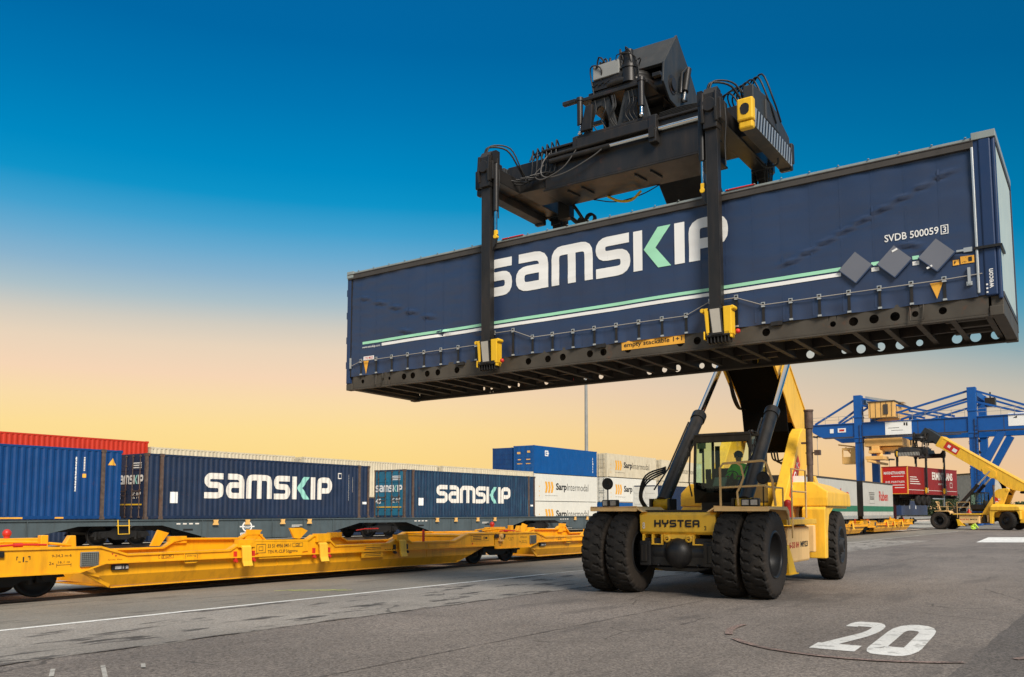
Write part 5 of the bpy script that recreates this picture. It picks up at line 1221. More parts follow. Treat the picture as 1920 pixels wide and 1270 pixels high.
        b = MB()
        for i in range(4 if sx_ < 0 else 0): b.hose([(A.x-.25-.03*i,A.y-.2,1.82),(A.x-.42-.02*i,A.y-.25,2.15),(A.x-.30-.02*i,A.y-.15,2.5+.05*i),(A.x-.05,A.y+.35,2.75+.04*i)], .02, 6)
        if sx_ < 0: b.build('ram_hose', HOSE, lr)
    # ---- boom
    Mb = Matrix(((1,0,0,0),(0,e.y,nn.y,PV.y),(0,e.z,nn.z,PV.z),(0,0,0,1)))  # (x, u, w) -> machine frame
    w0, w1 = .28, 1.37
    side = [(-1.32,.75),(-.9,.45),(-.3,.22),(.4,.18),(.9,.22),(1.3,w0),(u_split,w0),(u_split,w1),(-1.0,w1),(-1.35,1.15)]
    b = MB()
    for s_ in (-1,1): b.prism([(p[0],p[1]) for p in side],'x',s_*.62,s_*.66)
    b.box(-.62,.62,-1.0,u_split,w1-.03,w1); b.box(-.7,.7,u_split-.35,u_split-.02,w0-.03,w1+.03) 
    for s_ in (-1,1):
        b.beam((s_*.665,-.9,w1-.06),(s_*.665,u_split,w1-.06),.05,.05,(1,0,0)); b.prism([(1.9,w0-.1),(2.8,w0-.1),(3.2,w0+.25),(2.9,1.0),(1.9,1.0),(1.6,w0+.2)],'x',s_*.66,s_*.72)
    b.xf(Mb); bo = X('boom', b, Y_M, bv=.01)
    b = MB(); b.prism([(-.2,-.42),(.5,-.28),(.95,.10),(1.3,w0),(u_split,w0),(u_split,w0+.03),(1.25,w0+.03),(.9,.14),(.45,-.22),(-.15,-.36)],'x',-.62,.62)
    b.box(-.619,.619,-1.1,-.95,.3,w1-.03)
    b.xf(Mb); b.build('boom_underside', UNDER, bo)  # plate and lug carry the boom's underside shade in their colour
    if detail:
        b = MB()
        for i in range(3):
            pts = [(-.62-.03*i, u_, w0-.06) for u_ in (6.0,4.5,3.0,2.2)] + [(-.60-.03*i, 1.7, w0-.22-.03*i),(-.55-.03*i, 1.3, w0-.32),(-.5,1.05,w0-.15)]
            b.hose(pts, .022, 6)
        b.xf(Mb)
        for i in range(3): b.hose([(.15+.08*i,6.3,3.45),(.3+.08*i,6.0,3.22-.04*i),(.55+.08*i,5.9,3.20-.05*i),(.78,6.0,3.45)], .024, 6)
        b.build('boom_hose', HOSE, bo)
        b = MB(); b.box(-.70,-.66,2.2,6.0,w0-.02,w0+.02)
        for i in range(12): b.box(-.72,-.655,2.4+i*.3,2.46+i*.3,w0-.04,w0+.03)
        b.xf(Mb); b.build('hose_clip', DGRY, bo)
    if not detail:
        for s_ in (-1,1):
            b = MB(); b.box(s_*.664,s_*.670,6.0,7.5,w0+.2,w1-.15); b.xf(Mb); sgn = b.build('red_sign', RED, bo)
            b = MB(); b.box(s_*.671,s_*.674,6.9,7.2,w0+.45,w1-.35); b.box(s_*.671,s_*.674,6.15,6.6,w0+.35,w1-.4); b.xf(Mb); b.build('sign_patch', WHT, sgn)
    b = MB(); b.box(-.54,.54,u_split-.6,u_tip-1.3,w0+.12,w1-.14)
    b.xf(Mb); X('inner_boom', b, BLK, bv=.02)
    # boom head: bends down over the load
    def uw(dy, dz):   # offset from the apex of the boom, in the machine's y and z
        return (u_tip+dy*e.y+dz*e.z, w1+dy*nn.y+dz*nn.z)
    b = MB(); hs = [(u_tip-1.9,w0+.08),(u_tip-1.9,w1-.08),(u_tip-1.0,w1+.01),(u_tip,w1)] + [uw(*q) for q in ((-.70,-.88),(-.76,-1.32),(-.42,-1.58),(.35,-1.62),(.75,-1.45))]
    pin = uw(-.30,-1.22); f0 = uw(-.02,-.04); f1 = uw(-.70,-.90); f2 = uw(-.62,-.93); f3 = uw(.05,-.10)
    for s_ in (-1,1): b.prism(hs,'x',s_*.60,s_*.65)
    b.xf(Mb)
    b2 = MB(); b2.prism([(u_tip-1.9,w1-.12),(u_tip-1.0,w1-.04),f0,f1,f2,f3,(u_tip-1.0,w1-.08),(u_tip-1.9,w1-.16)],'x',-.60,.60); b2.box(-.56,.56,u_tip-1.9,u_tip-.9,w0+.08,w0+.12); b2.box(-.555,.555,u_tip-.95,u_tip-.85,w0+.1,w1-.1); b2.xf(Mb)
    b.add(b2.v, b2.f); hd = X('boom_head', b, HEADG, bv=.012)
    b = MB(); b.cyl((-.70,pin[0],pin[1]),(.70,pin[0],pin[1]),.13,20); b.cyl((-.665,pin[0],pin[1]),(.665,pin[0],pin[1]),.20,20); b.xf(Mb); b.build('head_pin', DGRY, hd)
    # tilt dampers beside the head
    for s_ in (-1,1):
        p0 = Mb @ Vector((s_*.74,*uw(.38,-.62))); p1 = Mb @ Vector((s_*.74,*uw(.10,-1.42))); m_ = p0.lerp(p1,.72)
        b = MB(); b.cyl(p0,m_,.075,12); b.tube([p0+Vector((0,-.05,.02)), p0.lerp(p1,.3)+Vector((0,-.28,0)), p1+Vector((0,-.16,.1))], .03, 6); db = b.build('tilt_damper', BLK, hd)
        b = MB(); b.cyl(m_,p1,.035,8); b.build('damper_rod', CHR, db)
    # ---- cab
    cx0, cx1, cy0, cy1, cz0, cz1 = -.72, .72, 2.62, 4.0, 2.02, 3.72
    b = MB()
    fr = [(cy0+.10,cz0),(cy0-.02,cz0+.42),(cy0+.0,cz0+.50),(cy0+.10,cz1-.08),(cy0+.22,cz1),(cy1,cz1),(cy1,cz0)]
    for x in (cx0, cx1-.05):
        b.beam((x+.025,cy0-.0,cz0+.45),(x+.025,cy0+.10,cz1-.05),.06,.08,(0,1,0)); b.beam((x+.025,cy1-.04,cz0+.4),(x+.025,cy1-.04,cz1-.05),.06,.08,(0,1,0)); b.beam((x+.025,cy0+.62,cz0+.4),(x+.025,cy0+.62,cz1-.05),.05,.05,(0,1,0))
        b.prism([(cy0+.10,cz0),(cy0-.02,cz0+.42),(cy0+.0,cz0+.50),(cy1,cz0+.50),(cy1,cz0)],'x',x,x+.05)
    b.box(cx0,cx1,cy0+.05,cy1,cz1-.07,cz1); b.box(cx0,cx1,cy1-.05,cy1,cz0,cz0+.9)
    b.add([(cx0,cy0+.10,cz0),(cx1,cy0+.10,cz0),(cx1,cy0-.02,cz0+.36),(cx0,cy0-.02,cz0+.36),(cx0+.35,cy0-.03,cz0+.24),(cx1-.35,cy0-.03,cz0+.24),(cx0,cy0-.02,cz0+.46)], [(0,1,2,5,4,3)])
    b.box(cx0,cx1,cy0+.1,cy1,cz0,cz0+.06); b.box(cx0,cx1,cy0+.06,cy0+.12,cz1-.22,cz1)
    cab = X('cab', b, BLK, bv=.015)
    b = MB(); b.add([(cx0+.05,cy0+.0,cz0+.34),(cx1-.05,cy0+.0,cz0+.34),(cx1-.05,cy0+.10,cz1-.16),(cx0+.05,cy0+.10,cz1-.16)], [(0,1,2,3)])
    b.add([(cx1-.02,cy0+.05,cz0+.5),(cx1-.02,cy1-.05,cz0+.5),(cx1-.02,cy1-.05,cz1-.07),(cx1-.02,cy0+.14,cz1-.07)], [(0,1,2,3)])
    b.add([(cx0+.02,cy0+.05,cz0+.5),(cx0+.02,cy1-.05,cz0+.5),(cx0+.02,cy1-.05,cz1-.07),(cx0+.02,cy0+.14,cz1-.07)], [(0,1,2,3)])
    b.build('window_glass', GLS, cab)
    b = MB(); b.box(-.02,.36,3.35,3.75,2.25,2.48); b.prism([(3.62,2.4),(3.75,2.4),(3.82,3.0),(3.74,3.0)],'x',-.05,.42); b.box(.50,.60,3.0,3.5,2.35,2.55); b.build('seat', CABG, cab, bevel=.03)
    b = MB(); b.lathe([(-.012,.16),(0,.175),(.012,.16),(0,.15),(-.012,.16)], 20, 'y', (0,0,0)); b.xf(Matrix.Translation((.12,2.98,2.66)) @ Matrix.Rotation(math.radians(-30),4,'X')); b.cyl((.12,2.86,2.45),(.12,2.99,2.66),.03,8); b.build('steering_wheel', CABG, cab)
    b = MB(); b.box(-.45,-.25,2.75,2.9,2.1,2.6); b.box(-.48,-.34,2.80,2.84,2.6,2.85); b.box(-.62,-.52,2.75,2.8,3.25,3.5); b.tube([(-.25,2.9,2.7),(-.22,2.9,3.15)], .012, 6); b.sphere((-.22,2.9,3.17),.03,6); b.box(-.62,-.5,3.9,3.96,2.5,3.5)
    b.build('console', CABG, cab, bevel=.01)
    b = MB(); b.prism([(2.66,2.42),(2.74,2.42),(2.90,2.62),(2.84,2.64)],'x',-.25,.05); b.box(-.66,-.45,2.74,2.78,3.36,3.6); b.build('papers', CABL, cab)
    b = MB(); b.tube([(cx0-.05,cy0+.0,cz0+.15),(cx0-.10,cy0-.06,cz0+.5),(cx0-.08,cy0+.02,cz1-.3),(cx0+.02,cy0+.06,cz1-.25)], .02, 6); b.tube([(cx0+.1,cy0-.02,cz0+.46),(cx0+.42,cy0-.05,cz0+.30),(cx1-.42,cy0-.05,cz0+.30)], .01, 5)
    b.build('grab_rail', BLK, cab)
    b = MB(); b.box(cx0-.02,cx1+.06,cy0+.3,cy1,cz1,cz1+.035); b.cyl((cx1-.0,cy0+.12,cz1-.02),(cx1+.0,cy0+.12,cz1+.05),.06,10); b.box(cx1-.02,cx1+.16,cy0+.2,cy0+.3,cz1-.1,cz1-.03); b.build('cab_roof', DGRY, cab, bevel=.01)
    b = MB(); b.box(-.55,.55,2.7,3.9,1.80,2.02); b.build('cab_mount', BOGIE, cab)
    Rm = Matrix.Translation(loc) @ Matrix.Rotation(-a, 4, 'Z')
    spreader(r, Rm.inverted() @ Mbox, detail)
    return r
from mathutils import Euler
MBOX = Matrix.Translation(BLOC) @ Euler(BROT, 'XYZ').to_matrix().to_4x4()
rs1 = reach_stacker('near yellow reach stacker facing us, holding up the long navy box', (3.72, 19.48, 0), .57, MBOX, (6.9, 3.95), math.radians(36.4), 6.7, 11.4)

# second stacker and the red semi-trailer it holds
T2C = (42.95, 93.0, 3.55); T2R = .78+PI
MB2 = Matrix.Translation(T2C) @ Euler((0,0,T2R), 'XYZ').to_matrix().to_4x4()
rs2 = reach_stacker('second yellow reach stacker far right, holding up the red trailer', (45.2, 92.5, 0), math.radians(135.6), MB2, (6.2, 3.92), math.radians(33.4), 8.3, 10.2, detail=False, hyster=False)
tr = thing('semi_trailer', 'red curtain sided trailer hanging from the far stacker, white lettering on its side', 'trailer', T2C, rot=(0,0,T2R))
b = MB(); b.box(-6.8,6.8,-1.25,1.25,.0,2.72); b.box(-6.85,6.85,-1.27,1.27,2.66,2.75)
for i in range(23): b.box(-6.6+.6*i-.01,-6.6+.6*i+.01,1.252,1.262,.0,.35)
b.build('curtain_body', REDT, tr, bevel=.02)
b = MB(); b.box(6.802,6.83,-1.22,1.22,.02,2.68); ep = b.build('end_panel', REDB, tr)
b = MB(); b.box(6.75,6.84,1.2,1.3,.0,2.72); b.box(6.75,6.84,-1.3,-1.2,.0,2.72); b.box(6.76,6.84,-1.2,1.2,.0,.06); b.build('reflective_edge', ORL, tr)
# side (local +y) reads from +x towards -x
def side_y(polys, name, m, parent, y, off=.004):
    b = MB()
    for i, q in enumerate(polys): b.add([(-p[0], y+off+.001*(i % 3), p[1]) for p in q], [tuple(range(len(q)))])
    return b.build(name, m, parent)
side_y(fit_text('ERMINTRANS', -.4, 5.4, 1.55, 2.35, .03), 'name_lettering', WHTC, tr, 1.262)
side_y(fit_text('LOGISTIK', 1.2, 3.6, 1.05, 1.25, .0)+sum([rect(-6.2, -4.2+.3*j, 1.45-j*.22, 1.52-j*.22) for j in range(-1, 3)], [])+frame_rect(4.6, 5.3, .8, 1.35, .05)+rect(-6.7,6.5,.40,.44), 'small_lettering', WHTC, tr, 1.262)
xx = []
for q in fit_text('MARINETRANSFER', -1.05, 1.05, 1.95, 2.25, .02)+fit_text('IHR PARTNER', -.9, 1.0, 1.1, 1.3, .01)+rect(-.3,.9,1.72,1.78)+rect(-.6,.95,.85,.92)+rect(0,.95,.6,.67): xx.append(q)
b = MB()
for i, q in enumerate(xx): b.add([(6.835+.001*(i % 3), -p[0]*-1 if False else p[0], p[1]) for p in q], [tuple(range(len(q)))])
b.build('end_lettering', WHT, tr)
b = MB(); b.box(-6.7,6.7,-.5,-.38,-.35,.0); b.box(-6.7,6.7,.38,.5,-.35,.0); b.box(-6.75,-6.6,-1.2,1.2,-.35,-.05); b.box(1.2,3.4,-.9,.9,-.5,-.1); b.build('chassis', BOGIE, tr)
for x in (1.3, 2.6, 3.9):
    for y in (-1.05, 1.05):
        b = MB(); b.lathe([(-.17,.2),(-.17,.42),(-.14,.5),(.14,.5),(.17,.42),(.17,.2),(.1,.1),(.1,.001)], 24, 'y', (x,y,-.62)); b.build('wheel', RUB, tr)
b = MB(); b.box(-4.0,-3.8,-.9,-.75,-1.2,0); b.box(-4.0,-3.8,.75,.9,-1.2,0); b.box(-3,.2,1.15,1.2,-.45,-.35); b.build('landing_leg', ALU, tr)

# grey white trailers standing on the far yellow wagons
def raben(label, s0, L):
    r = thing('semi_trailer', label, 'trailer', T(s0, 18.05, 1.25), PHI, 'grey white trailers on the yellow wagons')
    b = MB(); b.box(0,L,0,2.5,.25,2.85)
    for i in range(int(L/.55)): b.box(.3+.55*i-.01,.3+.55*i+.01,-.012,.0,.25,.55)
    b.build('curtain_body', RABW, r, bevel=.02)
    b = MB(); b.box(-.02,L+.02,-.03,2.53,2.86,2.97); b.box(-.03,.05,-.04,2.54,.2,2.95); b.build('roof_edge', DGRY, r)
    b = MB(); b.box(.05,L,-.008,-.001,.56,1.0); b.box(-.012,-.001,.05,2.45,.56,1.0); b.build('green_band', GRN, r)
    b = MB(); b.box(-.02,L,-.02,0,.0,.25)
    for i in range(int(L/.5)): b.box(.2+.5*i,.24+.5*i,-.03,-.02,.0,.25)
    b.build('side_skirt', ALU, r)
    flat(fit_text('Raben', L*.52, L*.82, 1.45, 2.25, .02), 'name_lettering', REDL, r, 0, .01)
    flat(sum([rect(L*.2,L*.37,2.05-.12*j,2.1-.12*j) for j in range(2)], []) + sum([rect(L*.22,L*.35,1.72-.1*j,1.77-.1*j) for j in range(3)], [])+frame_rect(L*.2,L*.37,1.2,1.85,.015), 'small_lettering', DGRY, r, 0, .01)
    b = MB(); b.box(.5,L-.5,.4,2.1,-.5,.2); b.build('chassis', BOGIE, r)
    for x in (L-1.6, L-2.9, L-4.2):
        b = MB(); b.lathe([(-.17,.2),(-.17,.42),(-.14,.5),(.14,.5),(.17,.42),(.17,.2)], 20, 'y', (x,.3,-.35)); b.build('wheel', RUB, r)
    return r
raben('grey white trailer with green band, half hidden behind the hood of the near stacker', 58.0, 12.7)
raben('grey white trailer with green band, standing left of the hanging red trailer', 72.3, 10.2)
# dark blue low wagon and a brown container behind it
w2 = thing('flat_wagon', 'dark blue low wagon beyond the farther grey white trailer', 'wagon', T(133.0, 28, 0), PHI)
b = MB(); b.box(0,18,0,2.5,1.3,3.0); b.box(2,16,.2,2.3,3.0,3.4); b.build('body', NAVYP, w2, bevel=.02); bogie(w2, 2, 1.25); bogie(w2, 9, 1.25)
b = MB(); b.box(5.0,5.5,-.01,0,2.2,2.7); b.box(9.2,9.7,-.01,0,2.2,2.7); b.build('white_marks', WHT, w2)
container('brown container low behind the front wheel of the far stacker', 'container', REDT, 97.0, 22.2, .9, 6.0, 2.5, detail=False)

# ------------------------------------------------------------------ gantry crane
gc = thing('gantry_crane', 'tall blue portal crane with yellow trolley, spanning the yard behind the far stacker', 'crane', T(130, 0, 0), PHI)
def GB(name, m, parent=gc, bv=0.0): return lambda b: b.build(name, m, parent, bevel=bv)
for ss in (0, 9):
    b = MB(); b.prism([(39.0,14.3),(-14,14.3),(-14,12.25),(37.4,12.25),(39.0,13.2)],'x',ss-.45,ss+.45); b.prism([(39.0,14.32),(-14,14.32),(-14,14.2),(39.0,14.2)],'x',ss-.6,ss+.6); b.build('girder', GBL, gc, bevel=.03)
for n in (32.6, 18.15):
    for ss in (0, 9):
        b = MB(); b.box(ss-.62,ss+.62,n-.52,n+.52,11.5,18.2) if ss == 0 else b.box(ss-.55,ss+.55,n-.5,n+.5,14,18.0); b.box(ss-.5,ss+.5,n-.48,n+.48,.8,12.3); b.box(ss-.7,ss+.7,n-.58,n+.58,15.0,15.2); b.box(ss-.7,ss+.7,n-.58,n+.58,12.1,12.3); b.box(ss-.9,ss+.9,n-.6,n+.6,0,.8)
        lg = b.build('leg', GBL, gc, bevel=.03)
    b = MB(); b.box(0,9,n-.4,n+.4,17.2,18.0); b.box(0,9,n-.35,n+.35,1.0,1.8); b.build('cross_tie', GBL, gc, bevel=.03)
for ss in (0, 9):
    b = MB()
    for (na, za, nb_, zb) in ((32.6,17.9,38.7,14.4),(32.6,16.4,35.4,14.4),(32.6,17.9,20.3,14.5),(18.15,17.9,31.0,14.5),(18.15,17.9,9.5,14.4),(18.15,16.4,12.0,14.4),(32.6,16.9,24.0,14.5),(18.15,16.9,27.0,14.5)):
        if ss == 9 and za in (16.4,): continue
        b.beam((ss,na,za),(ss,nb_,zb),.26,.26)
    b.build('tie_rod', GBL, gc)
b = MB()
for ss in (0, 9):
    b.beam((ss,14.8,12.2),(ss,17.3,7.5),.9,.8,(1,0,0)); b.beam((ss,17.3,7.6),(ss,18.0,1.0),.9,.8,(1,0,0)); b.box(ss-.4,ss+.4,14.3,15.5,12.3,14.2)
b.build('bent_leg', GBL, gc, bevel=.03)
b = MB()
for ss in (-.55,):
    for n0, n1 in ((-14,18),(19,31.9),(33.3,39)):
        b.beam((ss,n0,15.3),(ss,n1,15.3),.05,.05); b.beam((ss,n0,14.85),(ss,n1,14.85),.04,.04); k = int((n1-n0)/1.6)
        for i in range(k+1): b.beam((ss,n0+(n1-n0)*i/k,14.3),(ss,n0+(n1-n0)*i/k,15.3),.05,.05)
b.build('walkway_rail', POLEM, gc)
b = MB(); b.box(-.49,-.455,25.6,29.0,12.4,14.2); b.box(-.49,-.455,11.0,14.0,12.8,14.5); sbd = b.build('sign_board', WHT, gc)
mk = rect(26.1,26.3,13.55,14.0)+rect(26.4,26.6,13.6,14.0)+rect(27.2,28.6,13.3,13.36)+rect(26.7,28.2,12.95,13.0)+[[(13.5,13.8),(13.0,13.8),(13.0,14.1)]]
b = MB()
for i, q in enumerate(mk): b.add([(-.50, p[0], p[1]) for p in q], [tuple(range(len(q)))])
b.build('sign_lettering', DGRY, sbd)
b = MB(); b.box(-.49,-.455,36.0,36.5,13.0,13.6); b.box(-.49,-.455,34.3,35.4,13.05,13.65); nb_ = b.build('number_board', WHT, gc)
b = MB(); b.add([(-.50,p[0],p[1]) for p in [(35.2,13.2),(34.5,13.2),(34.5,13.5),(35.2,13.5)]], [(0,1,2,3)]); b.build('number_lettering', REDL, nb_)
b = MB(); b.prism([(-1.2,14.8),(1.5,14.8),(8,14.8),(8,17.0),(-1.2,17.0)],'y',27.6,31.0)
th = b.build('trolley_house', GYE, gc, bevel=.05)
b = MB()
for i in range(5): b.box(-1.24,-1.2,27.9+.7*i,27.95+.7*i,14.85,16.95)
b.box(-1.3,-1.2,28.4,29.0,15.2,16.6); b.box(-1.3,8,27.5,31.1,16.95,17.1); b.build('trolley_panels', TOPR, th)
b = MB()
for z in (3.5,5.0,6.5,8,9.5,11): b.box(.62,.9,17.4,18.9,z,z+.08); b.beam((.85,17.5,z),(.85,18.8,z+1.4),.06,.3)
for n in (32.0,17.5): b.beam((-.7,n,1),(-.7,n,14),.06,.06); b.beam((-.7,n+.4,1),(-.7,n+.4,14),.06,.06)
for i in range(24): b.box(-.72,-.68,17.5,17.9,1.5+.5*i,1.54+.5*i)
b.build('stair_tower', DGRY, gc)
b = MB()
for n in (24.8, 21.5, 28.2, 14.5, 9.5): b.box(-.47,-.45,n-.03,n+.03,12.3,14.25)
b.box(-.475,-.45,-14,37.5,12.28,12.4); b.box(-.9,-.5,19.5,31.5,12.0,12.12); b.build('girder_seams', TOPR, gc)
b = MB(); b.prism([(26.8,17.0),(31.9,18.2),(31.7,17.1),(28,17.0)],'x',1,3); b.build('trolley_roof', ALU, th)
b = MB(); b.box(-.3,8,26.9,31.9,10.9,12.0); b.box(.5,7,27.6,31.5,10.3,10.8); tf = b.build('trolley_frame', GYE, gc, bevel=.05)
b = MB(); b.box(.5,2.6,33.3,35.2,10.6,10.9); b.box(.5,2.6,33.3,35.2,8.6,8.8); b.box(.5,2.6,33.3,34.0,8.8,10.6); b.box(.5,.6,34.0,35.2,8.8,9.6); b.box(.5,.62,35.0,35.2,9.6,10.6); b.beam((1,33.4,11),(1,35.8,11.4),.2,.2); b.beam((1,33.2,9),(1,34.8,11),.2,.2); b.build('crane_cab', GYE, gc, bevel=.05)
b = MB(); b.box(3.5,5.0,29.6,30.4,10.0,10.9); b.build('telescopic_mast', GBL, tf)
b = MB(); b.box(-1,1.6,29.6,31.2,9.9,10.3); b.box(-1.2,1.8,29.2,31.6,9.0,9.5); b.box(-4.5,6,30.2,30.6,8.5,8.8); b.cyl((-.2,29.9,9.5),(-.2,29.9,9.9),.4,10); b.box(-.6,.9,29.9,30.9,10.3,10.9); b.build('lifting_frame', GYE, tf, bevel=.05)
b = MB(); b.box(2,5,13.5,17.3,15,17.6); b.build('machinery_box', DGRY, gc, bevel=.05) if False else None
b = MB(); b.box(1.0,2.4,15.6,16.8,15.7,16.8); b.cyl((1.6,16.2,16.8),(1.6,16.2,17.6),.1,6); b.build('floodlight_box', DGRY, gc)
# second crane, low at the right edge
g2 = thing('gantry_crane', 'second blue crane far off, low at the right edge behind the stacker boom', 'crane', T(215, 0, 0), PHI)
b = MB(); b.box(-.6,.6,-25,20,13.9,15.8); b.build('girder', GBL, g2)
for n in (19.0, 6):
    b = MB(); b.box(-.6,.6,n-.6,n+.6,0,15.0); b.build('leg', GBL, g2)
b = MB(); b.beam((0,19,18.5),(0,4,15.9),.4,.4); b.beam((0,4,18.8),(0,17,16),.4,.4); b.beam((0,4,18.8),(0,-8,16),.4,.4); b.build('tie_rod', GBL, g2)

# ------------------------------------------------------------------ poles, buildings, trees
def pole(label, x, y, h, r, cat='pole'):
    o = thing('lamp_post', label, cat, (x, y, 0))
    b = MB(); b.cyl((0,0,0),(0,0,h),r,12,r*.55); b.build('post', POLEM, o)
    b = MB(); b.cyl((0,0,h-.1),(0,0,h+.25),r*1.6,10)
    for i in range(4):
        a = PI/2*i; b.box(math.cos(a)*.6-.25,math.cos(a)*.6+.25,math.sin(a)*.6-.2,math.sin(a)*.6+.2,h,h+.25)
    b.build('lamp_head', DGRY, o)
pole('tall grey lamp post rising behind the bright blue container', 9.9, 117.5, 31, .27)
pole('thin pole left of the blue crane leg', 50.5, 146, 14.0, .07)
pole('thin pole above the red hanging trailer', 64.0, 150, 10.5, .06)
def building(label, x, y, w, d, h, m):
    o = thing('building', label, 'building', (x, y, 0), .1)
    b = MB(); b.box(0,w,0,d,0,h); b.build('wall', m, o)
    b = MB(); b.box(-.2,w+.2,-.2,d+.2,h,h+.4); b.box(w*.2,w*.4,d*.2,d*.5,h+.4,h+1.8); b.build('roof', DGRY, o)
    for i in range(int(w/4)):
        for j in range(int(h/3.6)):
            b = MB(); b.box(1.5+4*i,3.7+4*i,-.06,-.01,1.4+3.5*j,2.9+3.5*j); b.build('window', CABG, o)
building('pale grey industrial building seen between the legs of the crane', 126.5, 240, 7, 12, 12.0, CONC)
def leaf_tree(label, x, y, h, cw, m, seed):
    rnd = random.Random(seed)
    o = thing('broadleaf_tree', label, 'tree', (x, y, 0), 0, 'trees beyond the yard')
    b = MB(); b.cyl((0,0,0),(.2,0,h*.45),.28,8,.16)
    for i in range(6):
        a = rnd.random()*6.3; b.cyl((.1,0,h*(.25+.05*i)),(math.cos(a)*cw*.32,math.sin(a)*cw*.32,h*(.5+.07*i)),.10,6,.03)
    b.build('trunk', TRUNK, o)
    b = MB(); lob = [(rnd.uniform(-.3,.3)*cw, rnd.uniform(-.3,.3)*cw, h*rnd.uniform(.42,.85), cw*rnd.uniform(.16,.30)) for _ in range(11)]
    for k in range(2600):
        l = rnd.choice(lob); th_ = rnd.random()*6.283; u = rnd.uniform(-1,1); rr = l[3]*rnd.random()**.45; q = math.sqrt(1-u*u)
        c = Vector((l[0]+rr*q*math.cos(th_), l[1]+rr*q*math.sin(th_), l[2]+rr*u*.85))
        s_ = rnd.uniform(.10,.26); a = Vector((rnd.uniform(-1,1),rnd.uniform(-1,1),rnd.uniform(-1,1))).normalized(); p = a.orthogonal().normalized()*s_; r2 = a.cross(p)
        b.add([c-p, c+r2*.6, c+p, c-r2*.6], [(0,1,2,3)])
    b.build('crown', m, o)
for i, (x, y, h, cw, m, lab) in enumerate(((126,205,8.5,9,LEAF2,'brownish green tree right behind the hood of the far stacker'),(134,214,11,10,LEAF1,'dark tree at the right edge of the picture'),(112,212,6.5,7,LEAF1,'small dark tree seen under the boom of the far stacker'),(101,208,6.0,8,LEAF1,'dark bushy tree behind the rail of the far stacker'),(92,210,6.5,8,LEAF2,'brownish tree behind the cab of the far stacker'),(84,214,6.0,8,LEAF1,'low dark tree behind the red trailer'))):
    leaf_tree(lab, x, y, h, cw, m, 40+i)
# far-off wood closing the horizon
b = MB(); rnd = random.Random(3)
for k in range(26000):
    x = rnd.uniform(-420, 460); y = 380+rnd.uniform(0, 14)+.0*x; H_ = 6.5+3*mnoise.noise((x*.03,0,0))+2*mnoise.noise((x*.11,0,5))
    z = H_*rnd.random()**.7; s_ = rnd.uniform(.4,1.1); a = Vector((rnd.uniform(-1,1),rnd.uniform(-1,1),rnd.uniform(-1,1))).normalized(); p = a.orthogonal().normalized()*s_; r2 = a.cross(p); c = Vector((x,y,z))
    b.add([c-p, c+r2*.7, c+p, c-r2*.7], [(0,1,2,3)])
for i in range(220):
    x = -420+4*i; h0 = 3.2+2.2*mnoise.noise((x*.05,0,2)); h1 = 3.2+2.2*mnoise.noise(((x+4)*.05,0,2)); b.add([(x,388,0),(x+4,388,0),(x+4,388,h1),(x,388,h0),(x,394,0),(x+4,394,0),(x+4,394,h1),(x,394,h0)], [(0,1,2,3),(5,4,7,6),(3,2,6,7)])
fw = b.build('far_wood', LEAF1); tag(fw, 'low dark line of far-off woods along the horizon', 'woods', kind='stuff')

